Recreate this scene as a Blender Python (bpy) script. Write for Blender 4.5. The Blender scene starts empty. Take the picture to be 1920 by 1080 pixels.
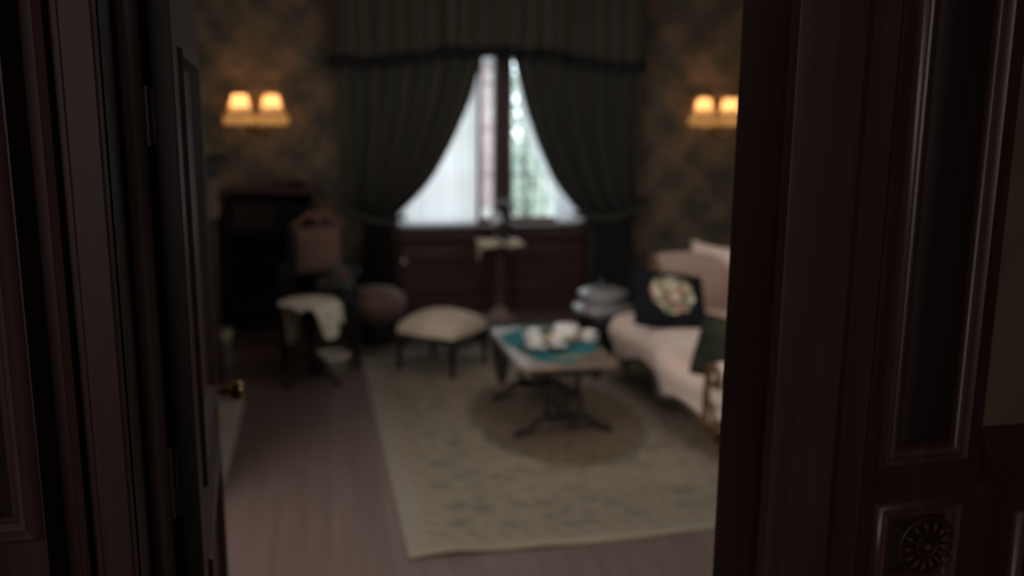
import bpy, bmesh, math, random
from mathutils import Vector, Matrix
random.seed(11)
PI = math.pi
S = bpy.context.scene
COL = S.collection

# ------------------------------------------------------------------ camera
H = 1.70
cam_d = bpy.data.cameras.new('camera')
cam = bpy.data.objects.new('camera', cam_d)
COL.objects.link(cam)
F_PX, PITCH, YAW, ROLL = 1720.0, math.radians(11.1), math.radians(11.9), math.radians(0.43)
cam_d.sensor_width = 36.0
cam_d.lens = 36.0 * F_PX / 1920.0
cam_d.clip_start = 0.05
fwd = Vector((math.sin(YAW) * math.cos(PITCH), math.cos(YAW) * math.cos(PITCH), -math.sin(PITCH)))
rt = Vector((math.cos(YAW), -math.sin(YAW), 0))
up = rt.cross(fwd)
r2 = math.cos(ROLL) * rt + math.sin(ROLL) * up
u2 = -math.sin(ROLL) * rt + math.cos(ROLL) * up
m = Matrix((r2, u2, -fwd)).transposed().to_4x4()
m.translation = Vector((0, 0, H))
cam.matrix_world = m
cam_d.dof.use_dof = True
cam_d.dof.focus_distance = 1.32
cam_d.dof.aperture_fstop = 1.75
cam_d.dof.aperture_blades = 0
S.camera = cam

# ------------------------------------------------------------------ world, lights, exposure
S.view_settings.view_transform = 'Standard'
S.view_settings.look = 'None'
S.view_settings.gamma = 1.0
S.view_settings.exposure = 0.0
S.view_settings.use_curve_mapping = False
w = bpy.data.worlds.new('overcast_sky')
S.world = w
w.use_nodes = True
bg = w.node_tree.nodes['Background']
bg.inputs['Color'].default_value = (0.88, 0.95, 1.0, 1)
bg.inputs['Strength'].default_value = 4.9
S.cycles.max_bounces = 8
S.cycles.transparent_max_bounces = 12
S.cycles.sample_clamp_indirect = 4.0


def area(name, loc, target, size, size_y, power, color, portal=False):
    d = bpy.data.lights.new(name, 'AREA')
    d.shape = 'RECTANGLE'
    d.size, d.size_y, d.energy, d.color = size, size_y, power, color
    if portal:
        d.cycles.is_portal = True
    o = bpy.data.objects.new(name, d)
    COL.objects.link(o)
    o.location = loc
    o.rotation_euler = (Vector(target) - Vector(loc)).to_track_quat('-Z', 'Y').to_euler()
    return o


ROOM_P, SIDE_P, FRONT_P, HALL_P = 11.0, 62.0, 22.0, 19.0
area('room_ceiling_fill', (1.7, 4.6, 2.82), (1.7, 4.6, 0), 1.8, 1.8, ROOM_P, (1.0, 0.93, 0.86))  # added soft fill under the ceiling; no chandelier hangs here
area('side_fill', (-1.25, 3.0, 1.75), (1.7, 4.6, 0.3), 1.0, 1.4, SIDE_P, (1.0, 0.95, 0.90))  # added fill from the left wall, which has no window
area('front_fill', (2.7, 1.75, 1.8), (1.9, 6.5, 0.9), 2.0, 1.6, FRONT_P, (0.95, 0.96, 1.0))  # unseen fill beside the doorway, added to brighten the far end
area('hall_fill', (-0.9, -1.9, 1.9), (0.3, 1.4, 1.4), 1.0, 1.4, HALL_P, (1.0, 0.92, 0.88))  # added fill behind the camera for the hall panelling; no window there
area('window_portal', (1.42, 7.95, 1.45), (1.42, 6.0, 1.45), 1.7, 1.5, 1.0, (1, 1, 1), True)


# ------------------------------------------------------------------ materials
class NT:
    def __init__(s, name):
        s.m = bpy.data.materials.new(name)
        s.m.use_nodes = True
        s.t = s.m.node_tree
        s.n, s.l = s.t.nodes, s.t.links
        s.b = s.n['Principled BSDF']
        s.out = s.n['Material Output']

    def node(s, typ, **kw):
        n = s.n.new(typ)
        for k, v in kw.items():
            setattr(n, k, v)
        return n

    def put(s, sock, v):
        if isinstance(v, bpy.types.NodeSocket):
            s.l.new(v, sock)
        elif v is not None:
            if isinstance(v, (tuple, list)) and sock.type == 'RGBA' and len(v) == 3:
                v = (*v, 1)
            sock.default_value = v

    def coord(s, kind='Object', scale=(1, 1, 1), rot=(0, 0, 0)):
        c = s.node('ShaderNodeTexCoord')
        mp = s.node('ShaderNodeMapping')
        mp.inputs['Scale'].default_value = scale
        mp.inputs['Rotation'].default_value = rot
        s.l.new(c.outputs[kind], mp.inputs['Vector'])
        return mp.outputs['Vector']

    def noise(s, vec, scale=5, detail=3, rough=0.5, dist=0):
        n = s.node('ShaderNodeTexNoise')
        s.put(n.inputs['Vector'], vec)
        n.inputs['Scale'].default_value = scale
        n.inputs['Detail'].default_value = detail
        n.inputs['Roughness'].default_value = rough
        n.inputs['Distortion'].default_value = dist
        return n.outputs['Fac']

    def voro(s, vec, scale=5, out='Distance', feature='F1'):
        n = s.node('ShaderNodeTexVoronoi')
        n.feature = feature
        s.put(n.inputs['Vector'], vec)
        n.inputs['Scale'].default_value = scale
        return n.outputs[out]

    def math(s, op, a, b=None, c=None):
        n = s.node('ShaderNodeMath', operation=op)
        for i, v in enumerate((a, b, c)):
            s.put(n.inputs[i], v)
        return n.outputs[0]

    def sep(s, vec):
        n = s.node('ShaderNodeSeparateXYZ')
        s.l.new(vec, n.inputs[0])
        return n.outputs

    def ramp(s, f, stops, interp='LINEAR'):
        n = s.node('ShaderNodeValToRGB')
        n.color_ramp.interpolation = interp
        e = n.color_ramp.elements
        while len(e) < len(stops):
            e.new(0.5)
        for el, (p, c) in zip(e, stops):
            el.position = p
            el.color = (*c, 1) if len(c) == 3 else c
        s.put(n.inputs['Fac'], f)
        return n.outputs['Color']

    def mix(s, f, a, b):
        n = s.node('ShaderNodeMix', data_type='RGBA')
        s.put(n.inputs[0], f)
        s.put(n.inputs[6], a)
        s.put(n.inputs[7], b)
        return n.outputs[2]

    def bump(s, h, strength=0.3, dist=0.01):
        n = s.node('ShaderNodeBump')
        n.inputs['Strength'].default_value = strength
        n.inputs['Distance'].default_value = dist
        s.put(n.inputs['Height'], h)
        s.l.new(n.outputs['Normal'], s.b.inputs['Normal'])

    def done(s, color=None, rough=0.6, metal=0.0, spec=None):
        s.put(s.b.inputs['Base Color'], color)
        s.put(s.b.inputs['Roughness'], rough)
        s.b.inputs['Metallic'].default_value = metal
        if spec is not None:
            s.b.inputs['Specular IOR Level'].default_value = spec
        return s.m


def m_wood(name, dark, light, rough=0.4, axis='Z', scale=1.0, spec=0.5):
    t = NT(name)
    sc = {'X': (0.5, 9, 9), 'Y': (9, 0.5, 9), 'Z': (9, 9, 0.5)}[axis]
    v = t.coord('Object', tuple(x * scale for x in sc))
    n = t.noise(v, 3, 4, 0.55, 0.7)
    c = t.ramp(n, [(0.3, dark), (0.7, light)])
    t.bump(n, 0.08, 0.002)
    return t.done(c, rough, 0, spec)


def m_plain(name, c, rough=0.6, metal=0.0, vary=0.12, scale=14, spec=None, bump=0.1):
    t = NT(name)
    n = t.noise(t.coord(), scale, 3)
    lo = tuple(x * (1 - vary) for x in c)
    hi = tuple(min(1, x * (1 + vary)) for x in c)
    if bump:
        t.bump(n, bump, 0.003)
    return t.done(t.ramp(n, [(0.3, lo), (0.7, hi)]), rough, metal, spec)


def m_fabric(name, c, vary=0.2, scale=30, rough=0.9, c2=None, sheen=0.0):
    t = NT(name)
    v = t.coord()
    n = t.noise(v, scale * 0.15, 4)
    f = t.noise(v, scale * 8, 2)
    c2 = c2 or tuple(x * (1 - vary) for x in c)
    t.bump(f, 0.25, 0.002)
    t.b.inputs['Sheen Weight'].default_value = sheen
    return t.done(t.ramp(n, [(0.35, c2), (0.65, c)]), rough, 0, 0.2)


M = {}
MAH_D, MAH_L = (0.026, 0.010, 0.0085), (0.052, 0.020, 0.0165)
M['mahogany'] = m_wood('dark_mahogany', MAH_D, MAH_L, 0.45, spec=.3)
M['mahogany_flat'] = m_wood('aged_mahogany', (0.040, 0.0185, 0.0145), (0.066, 0.031, 0.024), 0.5, spec=.22)
M['moulding'] = m_wood('polished_mahogany_moulding', (0.045, 0.022, 0.020), (0.075, 0.036, 0.031), 0.36, spec=.5)
M['panel_dark'] = m_wood('dark_mahogany_panel_and_shade', (0.012, 0.007, 0.007), (0.024, 0.012, 0.011), 0.5, spec=.25)  # own tone of raised panels; also painted shade at jamb and hinge edge
M['jamb_red'] = m_wood('dull_red_mahogany_jamb', (0.024, 0.008, 0.0075), (0.044, 0.014, 0.013), 0.6, spec=.12)
M['mahogany_h'] = m_wood('dark_mahogany_lengthwise', MAH_D, MAH_L, 0.34, 'X')
M['window_wood'] = m_wood('red_brown_window_wood', (0.09, 0.025, 0.02), (0.15, 0.045, 0.035), 0.4)
M['apron_wood'] = m_wood('red_brown_panel_wood', (0.036, 0.015, 0.013), (0.054, 0.022, 0.018), 0.5, 'X', spec=.3)
M['ebony'] = m_wood('near_black_wood', (0.010, 0.008, 0.007), (0.020, 0.016, 0.013), 0.6, spec=.22)
M['walnut'] = m_wood('brown_walnut', (0.035, 0.02, 0.012), (0.075, 0.045, 0.028), 0.38)
M['table_top'] = m_wood('polished_light_walnut', (0.17, 0.115, 0.082), (0.27, 0.19, 0.14), 0.32, 'Y')
M['chair_wood'] = m_wood('carved_chestnut', (0.08, 0.035, 0.015), (0.16, 0.075, 0.03), 0.4)


def m_floor():
    t = NT('dark_plank_floor')
    v = t.coord('Object')
    x = t.sep(v)
    px = t.math('MULTIPLY', x[0], 9.0)
    idx = t.math('FLOOR', px)
    fr = t.math('FRACT', px)
    seam = t.math('LESS_THAN', fr, 0.035)
    wn = t.node('ShaderNodeTexWhiteNoise', noise_dimensions='1D')
    t.l.new(idx, wn.inputs['W'])
    g = t.noise(t.coord('Object', (10, 0.9, 1)), 2.5, 4, 0.6, 0.6)
    f = t.math('ADD', t.math('MULTIPLY', wn.outputs['Value'], 0.25), t.math('MULTIPLY', g, 0.75))
    c = t.ramp(f, [(0.2, (0.098, 0.064, 0.054)), (0.8, (0.144, 0.098, 0.086))])
    c = t.mix(t.math('MULTIPLY', seam, 0.7), c, (0.04, 0.026, 0.022))
    t.bump(t.math('SUBTRACT', g, t.math('MULTIPLY', seam, 2.0)), 0.15, 0.003)
    return t.done(c, t.math('ADD', 0.40, t.math('MULTIPLY', g, 0.15)), 0, 0.5)


def m_wallpaper(name='damask_wallpaper'):
    t = NT(name)
    v = t.coord('Object')
    x = t.sep(v)
    n2 = t.noise(v, 2.2, 3, 0.6)
    h = t.math('ADD', x[0], x[1])
    a = t.math('SINE', t.math('MULTIPLY', h, 13.0))
    b = t.math('SINE', t.math('MULTIPLY', x[2], 13.0))
    dam = t.math('MULTIPLY', a, b)
    leaf = t.noise(v, 9, 4, 0.62, 1.6)
    f = t.math('ADD', t.math('MULTIPLY', dam, 0.10), t.math('ADD', t.math('MULTIPLY', leaf, 0.8), t.math('MULTIPLY', n2, 0.3)))
    c = t.ramp(f, [(0.30, (0.034, 0.038, 0.030)), (0.50, (0.085, 0.068, 0.046)), (0.64, (0.165, 0.112, 0.070)), (0.85, (0.21, 0.13, 0.08))])
    return t.done(c, 0.8, 0, 0.25)


def m_stripes(name, base, dark, warm, n=26.0):
    t = NT(name)
    uv = t.coord('UV')
    x = t.sep(uv)
    wv = t.math('SINE', t.math('MULTIPLY', x[0], n * 2 * PI))
    w2 = t.math('SINE', t.math('ADD', t.math('MULTIPLY', x[0], n * 0.5 * 2 * PI), 0.7))
    br = t.noise(t.coord('Object', (6, 6, 1)), 5, 3)
    f = t.math('ADD', t.math('MULTIPLY', wv, 0.25), 0.5)
    c = t.ramp(f, [(0.25, dark), (0.6, base)])
    c = t.mix(t.math('GREATER_THAN', w2, 0.75), c, warm)
    c = t.mix(t.math('MULTIPLY', br, 0.5), c, dark)
    return t.done(c, 0.85, 0, 0.25)


def m_rug():
    t = NT('faded_oriental_rug')
    v = t.coord('Object')
    x = t.sep(v)
    HX, HY = 1.06, 1.47
    dx = t.math('SUBTRACT', HX, t.math('ABSOLUTE', x[0]))
    dy = t.math('SUBTRACT', HY, t.math('ABSOLUTE', x[1]))
    d = t.math('MINIMUM', dx, dy)
    fine = t.noise(v, 26, 3, 0.6, 0.8)
    vo = t.voro(v, 9)
    vs = t.voro(v, 22)
    f = t.math('ADD', t.math('MULTIPLY', fine, 0.6), t.math('MULTIPLY', vo, 0.5))
    field = t.ramp(f, [(0.30, (0.145, 0.122, 0.086)), (0.5, (0.225, 0.19, 0.143)), (0.68, (0.265, 0.22, 0.175)), (0.85, (0.17, 0.17, 0.135))])
    border = t.ramp(t.math('ADD', t.math('MULTIPLY', fine, 0.5), t.math('MULTIPLY', t.voro(v, 6.5), 0.6)),
                    [(0.30, (0.125, 0.127, 0.10)), (0.48, (0.175, 0.168, 0.13)), (0.58, (0.235, 0.198, 0.152)), (0.8, (0.135, 0.138, 0.108))])
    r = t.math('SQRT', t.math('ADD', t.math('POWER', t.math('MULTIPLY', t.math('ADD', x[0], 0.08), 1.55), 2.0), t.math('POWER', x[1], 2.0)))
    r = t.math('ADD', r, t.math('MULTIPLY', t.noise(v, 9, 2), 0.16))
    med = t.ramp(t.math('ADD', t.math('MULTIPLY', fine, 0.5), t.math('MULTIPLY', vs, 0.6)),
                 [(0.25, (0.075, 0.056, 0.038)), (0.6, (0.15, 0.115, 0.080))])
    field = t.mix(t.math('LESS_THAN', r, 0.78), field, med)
    field = t.mix(t.math('MULTIPLY', t.math('GREATER_THAN', r, 0.78), t.math('LESS_THAN', r, 0.82)), field, (0.13, 0.14, 0.105))
    guard = t.ramp(t.math('SINE', t.math('MULTIPLY', t.math('ADD', x[0], x[1]), 60.0)), [(0.2, (0.19, 0.163, 0.122)), (0.6, (0.25, 0.212, 0.165))])
    c = t.mix(t.math('LESS_THAN', d, 0.46), field, guard)
    c = t.mix(t.math('LESS_THAN', d, 0.41), c, border)
    c = t.mix(t.math('LESS_THAN', d, 0.15), c, guard)
    c = t.mix(t.math('LESS_THAN', d, 0.085), c, (0.215, 0.198, 0.163))
    c = t.mix(t.math('LESS_THAN', dy, 0.030), c, (0.30, 0.262, 0.185))
    t.bump(t.noise(v, 180, 2), 0.4, 0.004)
    mu = t.node('ShaderNodeMix', data_type='RGBA', blend_type='MULTIPLY')
    mu.inputs[0].default_value = 1.0
    t.l.new(c, mu.inputs[6])
    mu.inputs[7].default_value = (0.96, 0.90, 0.87, 1)
    return t.done(mu.outputs[2], 0.95, 0, 0.1)


def m_translucent(name, color, trans=0.7, transparent=0.0):
    t = NT(name)
    d = t.node('ShaderNodeBsdfDiffuse')
    tr = t.node('ShaderNodeBsdfTranslucent')
    n = t.noise(t.coord('Object', (1, 1, 1)), 40, 2)
    c = t.ramp(n, [(0.2, tuple(x * 0.92 for x in color)), (0.8, color)])
    t.l.new(c, d.inputs['Color'])
    t.l.new(c, tr.inputs['Color'])
    mx = t.node('ShaderNodeMixShader')
    mx.inputs[0].default_value = trans
    t.l.new(d.outputs[0], mx.inputs[1])
    t.l.new(tr.outputs[0], mx.inputs[2])
    last = mx.outputs[0]
    if transparent:
        tp = t.node('ShaderNodeBsdfTransparent')
        m2 = t.node('ShaderNodeMixShader')
        m2.inputs[0].default_value = transparent
        t.l.new(last, m2.inputs[1])
        t.l.new(tp.outputs[0], m2.inputs[2])
        last = m2.outputs[0]
    t.l.new(last, t.out.inputs['Surface'])
    return t.m


def m_glass():
    t = NT('window_pane_glass')
    tp = t.node('ShaderNodeBsdfTransparent')
    tp.inputs['Color'].default_value = (0.93, 0.96, 0.96, 1)
    gl = t.node('ShaderNodeBsdfGlossy')
    gl.inputs['Roughness'].default_value = 0.02
    lw = t.node('ShaderNodeLayerWeight')
    lw.inputs['Blend'].default_value = 0.5
    mx = t.node('ShaderNodeMixShader')
    t.l.new(t.math('MULTIPLY_ADD', t.math('POWER', lw.outputs['Facing'], 4.0), 0.6, 0.04), mx.inputs[0])
    t.l.new(tp.outputs[0], mx.inputs[1])
    t.l.new(gl.outputs[0], mx.inputs[2])
    t.l.new(mx.outputs[0], t.out.inputs['Surface'])
    return t.m


def m_floral_black():
    t = NT('black_needlepoint_with_bouquet')
    v = t.coord('Object')
    x = t.sep(v)
    r = t.math('SQRT', t.math('ADD', t.math('POWER', x[0], 2.0), t.math('POWER', x[1], 2.0)))
    edge = t.math('ADD', r, t.math('MULTIPLY', t.noise(v, 16, 2), 0.07))
    inside = t.math('LESS_THAN', edge, 0.170)
    n = t.node('ShaderNodeTexVoronoi')
    t.l.new(v, n.inputs['Vector'])
    n.inputs['Scale'].default_value = 17
    hs = t.sep(n.outputs['Color'])
    fl = t.ramp(hs[0], [(0.0, (0.62, 0.54, 0.36)), (0.45, (0.55, 0.47, 0.30)), (0.60, (0.42, 0.19, 0.14)), (0.72, (0.22, 0.24, 0.13)), (0.86, (0.66, 0.60, 0.46))], 'CONSTANT')
    fl = t.mix(t.math('GREATER_THAN', n.outputs['Distance'], 0.55), fl, (0.2, 0.19, 0.12))
    c = t.mix(inside, (0.006, 0.0065, 0.009), fl)
    t.bump(t.noise(v, 300, 2), 0.3, 0.002)
    return t.done(c, 0.9, 0, 0.2)


M['floor'] = m_floor()
M['paper'] = m_wallpaper()
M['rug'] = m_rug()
M['drape'] = m_stripes('striped_dark_green_drapery', (0.062, 0.062, 0.052), (0.030, 0.031, 0.028), (0.085, 0.066, 0.045), 9)
M['valance'] = m_stripes('striped_brown_green_valance', (0.075, 0.060, 0.042), (0.045, 0.040, 0.031), (0.085, 0.06, 0.034), 20)
M['fringe_dark'] = m_fabric('dark_bullion_fringe', (0.018, 0.017, 0.017))
M['sheer'] = m_translucent('white_sheer_voile', (0.97, 0.97, 0.98), 0.85, 0.15)
M['shade'] = m_translucent('cream_silk_shade', (0.36, 0.31, 0.28), 0.80)
M['shade_fringe'] = m_translucent('gold_shade_fringe', (0.80, 0.66, 0.42), 0.65)
M['glass'] = m_glass()
M['brass'] = m_plain('aged_brass', (0.55, 0.38, 0.15), 0.28, 1.0, 0.15, 8, bump=0)
M['brass_dark'] = m_plain('tarnished_brass', (0.26, 0.18, 0.075), 0.25, 1.0, 0.15, 8, bump=0)
M['steel'] = m_plain('worn_steel', (0.17, 0.155, 0.13), 0.55, 0.5, 0.12, 20)
M['iron'] = m_plain('black_iron', (0.02, 0.02, 0.022), 0.5, 0.6)
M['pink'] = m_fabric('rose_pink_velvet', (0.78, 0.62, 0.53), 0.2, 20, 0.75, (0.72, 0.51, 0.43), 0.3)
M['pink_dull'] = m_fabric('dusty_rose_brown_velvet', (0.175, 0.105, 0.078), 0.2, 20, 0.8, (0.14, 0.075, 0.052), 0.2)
M['pink_arm'] = m_fabric('deep_rose_velvet', (0.40, 0.29, 0.235), 0.2, 20, 0.75, (0.36, 0.235, 0.185), 0.2)  # deeper rose, on the far arm only
M['beige'] = m_fabric('beige_damask', (0.53, 0.42, 0.325), 0.15, 60, 0.85)
M['black_floral'] = m_floral_black()
M['green_cushion'] = m_fabric('olive_green_tapestry', (0.040, 0.040, 0.022), 0.3, 60, 0.9, (0.014, 0.015, 0.012))
M['teal'] = m_fabric('teal_felt', (0.030, 0.165, 0.185), 0.12, 40, 0.9)
M['cloth_pale'] = m_fabric('cream_lace_cloth', (0.74, 0.65, 0.52), 0.25, 160, 0.9)
M['cloth_tan'] = m_fabric('tan_linen_cloth', (0.48, 0.38, 0.27), 0.15, 60, 0.9)
M['china'] = m_plain('white_china', (0.75, 0.71, 0.66), 0.18, 0, 0.03, 10, 0.5, 0)
M['biscuit'] = m_plain('golden_biscuit', (0.50, 0.31, 0.13), 0.85, 0, 0.25, 60)
M['tray'] = m_plain('dark_pewter_tray', (0.06, 0.06, 0.055), 0.3, 0.8, 0.1)
M['bronze'] = m_plain('dark_bronze', (0.028, 0.022, 0.019), 0.35, 0.5)
M['lacquer'] = m_plain('black_lacquer', (0.012, 0.012, 0.014), 0.22, 0, 0.1, 10, 0.6, 0)
M['lid'] = m_plain('lacquer_painted_reflection', (0.38, 0.355, 0.36), 0.36, 0.3, 0.1, 10, 0.6, 0)  # black lacquer's grey window reflection painted into the base colour
M['wicker'] = m_fabric('pale_woven_willow', (0.27, 0.23, 0.16), 0.35, 120, 0.85)
M['hearth'] = m_plain('pale_hearth_stone', (0.33, 0.29, 0.23), 0.6, 0, 0.12, 9)
M['mantel'] = m_wood('carved_mantel_wood', (0.03, 0.017, 0.011), (0.06, 0.035, 0.022), 0.45)
M['tan_stone'] = m_plain('tan_carved_stone', (0.15, 0.115, 0.075), 0.6, 0, 0.2, 12)
M['soot'] = m_plain('sooty_brick', (0.012, 0.011, 0.010), 0.9)
M['plaster'] = m_plain('dull_plaster', (0.30, 0.28, 0.25), 0.9, 0, 0.05)
M['hall_paper'] = m_plain('brown_hall_paper', (0.105, 0.066, 0.043), 0.75, 0, 0.18, 7)
M['leather_green'] = m_plain('dull_green_leather', (0.020, 0.027, 0.018), 0.6)
M['leather_red'] = m_plain('dull_red_leather', (0.05, 0.018, 0.014), 0.6)
M['tapestry'] = m_fabric('grey_green_tapestry', (0.075, 0.082, 0.072), 0.3, 80, 0.9)
M['rose'] = m_fabric('faded_rose_motif', (0.26, 0.10, 0.09), 0.2, 80, 0.9)
M['leaf'] = m_translucent('garden_foliage', (0.43, 0.51, 0.53), .5)
M['render'] = m_fabric('pale_pink_house_render', (0.30, 0.225, 0.225), 0.12, 6, 0.9)
M['slate'] = m_fabric('grey_slate', (0.12, 0.12, 0.13), 0.2, 20, 0.8)
M['leaf_light'] = m_translucent('pale_garden_foliage', (0.52, 0.60, 0.52), .5)
M['blossom'] = m_fabric('white_blossom', (0.80, 0.82, 0.84), 0.1, 60, 0.8)
M['garden'] = m_fabric('pale_gravel_and_lawn', (0.30, 0.31, 0.27), 0.25, 12, 0.95)
M['bark'] = m_fabric('grey_bark', (0.10, 0.085, 0.07), 0.3, 40, 0.95)


# ------------------------------------------------------------------ mesh helpers
def link(name, bm, mat, parent=None, loc=(0, 0, 0), rot=(0, 0, 0), smooth=35, bevel=0, subsurf=0, solid=0):
    bmesh.ops.recalc_face_normals(bm, faces=bm.faces[:])
    me = bpy.data.meshes.new(name)
    bm.to_mesh(me)
    bm.free()
    mats = mat if isinstance(mat, (list, tuple)) else [mat]
    for x in mats:
        me.materials.append(x)
    o = bpy.data.objects.new(name, me)
    COL.objects.link(o)
    o.location = loc
    o.rotation_euler = rot
    if parent is not None:
        o.parent = parent
    if smooth:
        for p in me.polygons:
            p.use_smooth = True
        md = o.modifiers.new('edges', 'EDGE_SPLIT')
        md.split_angle = math.radians(smooth)
        if bevel or subsurf or solid:
            o.modifiers.remove(md)
    if solid:
        s_ = o.modifiers.new('thick', 'SOLIDIFY')
        s_.thickness = solid
        s_.offset = 0
    if bevel:
        b = o.modifiers.new('bevel', 'BEVEL')
        b.width, b.segments, b.limit_method = bevel, 2, 'ANGLE'
        b.harden_normals = True
    if subsurf:
        ss = o.modifiers.new('sub', 'SUBSURF')
        ss.levels = ss.render_levels = subsurf
    return o


def thing(name, label, cat, loc=(0, 0, 0), rz=0, group=None):
    o = bpy.data.objects.new(name, None)
    COL.objects.link(o)
    o.empty_display_size = 0.1
    o.location = loc
    o.rotation_euler = (0, 0, rz)
    return tag(o, label, cat, group)


def tag(o, label, cat, group=None):
    o['label'] = label
    o['category'] = cat
    if group:
        o['group'] = group
    return o


def struct(o):
    o['kind'] = 'structure'
    return o


def B():
    return bmesh.new()


def box(bm, x0, x1, y0, y1, z0, z1):
    vs = [bm.verts.new((x, y, z)) for x in (x0, x1) for y in (y0, y1) for z in (z0, z1)]
    for f in ((0, 1, 3, 2), (4, 6, 7, 5), (0, 4, 5, 1), (2, 3, 7, 6), (0, 2, 6, 4), (1, 5, 7, 3)):
        bm.faces.new([vs[i] for i in f])
    return bm


def lathe(bm, prof, seg=24, c=(0, 0, 0), sx=1, sy=1, wave=None):
    rings = []
    for r, z in prof:
        ring = []
        for k in range(seg):
            a = 2 * PI * k / seg
            rr = r * (wave(a, z) if wave else 1)
            ring.append(bm.verts.new((c[0] + rr * math.cos(a) * sx, c[1] + rr * math.sin(a) * sy, c[2] + z)))
        rings.append(ring)
    for a, b in zip(rings, rings[1:]):
        for k in range(seg):
            bm.faces.new((a[k], a[(k + 1) % seg], b[(k + 1) % seg], b[k]))
    if prof[0][0] > 1e-4:
        bm.faces.new(rings[0][::-1])
    if prof[-1][0] > 1e-4:
        bm.faces.new(rings[-1])
    bmesh.ops.remove_doubles(bm, verts=[v for r_ in (rings[0], rings[-1]) for v in r_ if v.is_valid], dist=1e-5)
    return bm


def tube(bm, pts, rad, seg=10, flat=1.0):
    pts = [Vector(p) for p in pts]
    rads = rad if isinstance(rad, (list, tuple)) else [rad] * len(pts)
    rings = []
    prev = None
    for i, p in enumerate(pts):
        d = (pts[min(i + 1, len(pts) - 1)] - pts[max(i - 1, 0)]).normalized()
        ref = prev if prev is not None else (Vector((0, 0, 1)) if abs(d.z) < 0.9 else Vector((0, 1, 0)))
        a = (ref - d * ref.dot(d)).normalized()
        b = d.cross(a)
        prev = a
        rings.append([bm.verts.new(p + (a * math.cos(t) + b * math.sin(t) * flat) * rads[i]) for t in [2 * PI * k / seg for k in range(seg)]])
    for r0, r1 in zip(rings, rings[1:]):
        for k in range(seg):
            bm.faces.new((r0[k], r0[(k + 1) % seg], r1[(k + 1) % seg], r1[k]))
    bm.faces.new(rings[0][::-1])
    bm.faces.new(rings[-1])
    return bm


def bez(p0, p1, p2, p3, n=10):
    P = [Vector(p) for p in (p0, p1, p2, p3)]
    return [((1 - t) ** 3) * P[0] + 3 * t * (1 - t) ** 2 * P[1] + 3 * t * t * (1 - t) * P[2] + t ** 3 * P[3] for t in [i / n for i in range(n + 1)]]


def grid(bm, fn, nu, nv, closed_u=False):
    uvl = bm.loops.layers.uv.verify()
    V = [[bm.verts.new(fn(i / nu, j / nv)) for j in range(nv + 1)] for i in range(nu + (0 if closed_u else 1))]
    n = len(V)
    for i in range(nu):
        for j in range(nv):
            i2 = (i + 1) % n
            f = bm.faces.new((V[i][j], V[i2][j], V[i2][j + 1], V[i][j + 1]))
            for lp, (u, v) in zip(f.loops, ((i / nu, j / nv), ((i + 1) / nu, j / nv), ((i + 1) / nu, (j + 1) / nv), (i / nu, (j + 1) / nv))):
                lp[uvl].uv = (u, v)
    return V


def prism_z(bm, poly, z0, z1):
    a = [bm.verts.new((x, y, z0)) for x, y in poly]
    b = [bm.verts.new((x, y, z1)) for x, y in poly]
    n = len(poly)
    for i in range(n):
        bm.faces.new((a[i], a[(i + 1) % n], b[(i + 1) % n], b[i]))
    bm.faces.new(a[::-1])
    bm.faces.new(b)
    return bm


def prism_axis(bm, poly, a0, a1, axis):
    """poly in the two remaining axes, extruded along axis"""
    def P(u, v, t):
        return {'X': (t, u, v), 'Y': (u, t, v)}[axis]
    a = [bm.verts.new(P(u, v, a0)) for u, v in poly]
    b = [bm.verts.new(P(u, v, a1)) for u, v in poly]
    n = len(poly)
    for i in range(n):
        bm.faces.new((a[i], a[(i + 1) % n], b[(i + 1) % n], b[i]))
    bm.faces.new(a[::-1])
    bm.faces.new(b)
    return bm


def pillow(bm, sx, sy, t, n=14, pinch=0.06):
    """soft square cushion, face along +Z, sizes sx x sy, thickness t"""
    def P(u, v, s):
        x, y = 2 * u - 1, 2 * v - 1
        ed = (1 - abs(x) ** 3.0) * (1 - abs(y) ** 3.0)
        k = 1 - pinch * (1 - min(1, abs(x * y) ** 0.8)) * max(abs(x), abs(y)) ** 4
        return Vector((x * sx / 2 * k, y * sy / 2 * k, s * (t / 2) * (max(ed, 0) ** 0.5)))
    grid(bm, lambda u, v: P(u, v, 1), n, n)
    grid(bm, lambda u, v: P(u, v, -1), n, n)
    bmesh.ops.remove_doubles(bm, verts=bm.verts[:], dist=1e-4)
    return bm


def ball(bm, c, r, seg=14, sz=1.0):
    lathe(bm, [(max(r * math.sin(PI * i / 10), 0.0), -r * sz * math.cos(PI * i / 10)) for i in range(11)], seg, c)
    return bm


def molding_frame(bm, x0, x1, z0, z1, y, prof):
    """picture-frame moulding on the plane y facing -Y; prof = [(inset, projection)]"""
    rings = []
    for ins, pr in prof:
        rings.append([bm.verts.new(p) for p in ((x0 + ins, y - pr, z0 + ins), (x1 - ins, y - pr, z0 + ins), (x1 - ins, y - pr, z1 - ins), (x0 + ins, y - pr, z1 - ins))])
    for a, b in zip(rings, rings[1:]):
        for k in range(4):
            bm.faces.new((a[k], a[(k + 1) % 4], b[(k + 1) % 4], b[k]))
    return rings


# ------------------------------------------------------------------ the setting
YB = 7.55                   # inner face of the window wall
XL, XR = -1.35, 4.15
ZC = 2.9
Y0, Y1 = 1.35, 1.57         # hall face and room face of the doorway wall
DX0, DX1, DZ = -0.283, 0.766, 2.45
HX0, HX1, HY0 = -2.2, 2.6, -2.4

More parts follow.
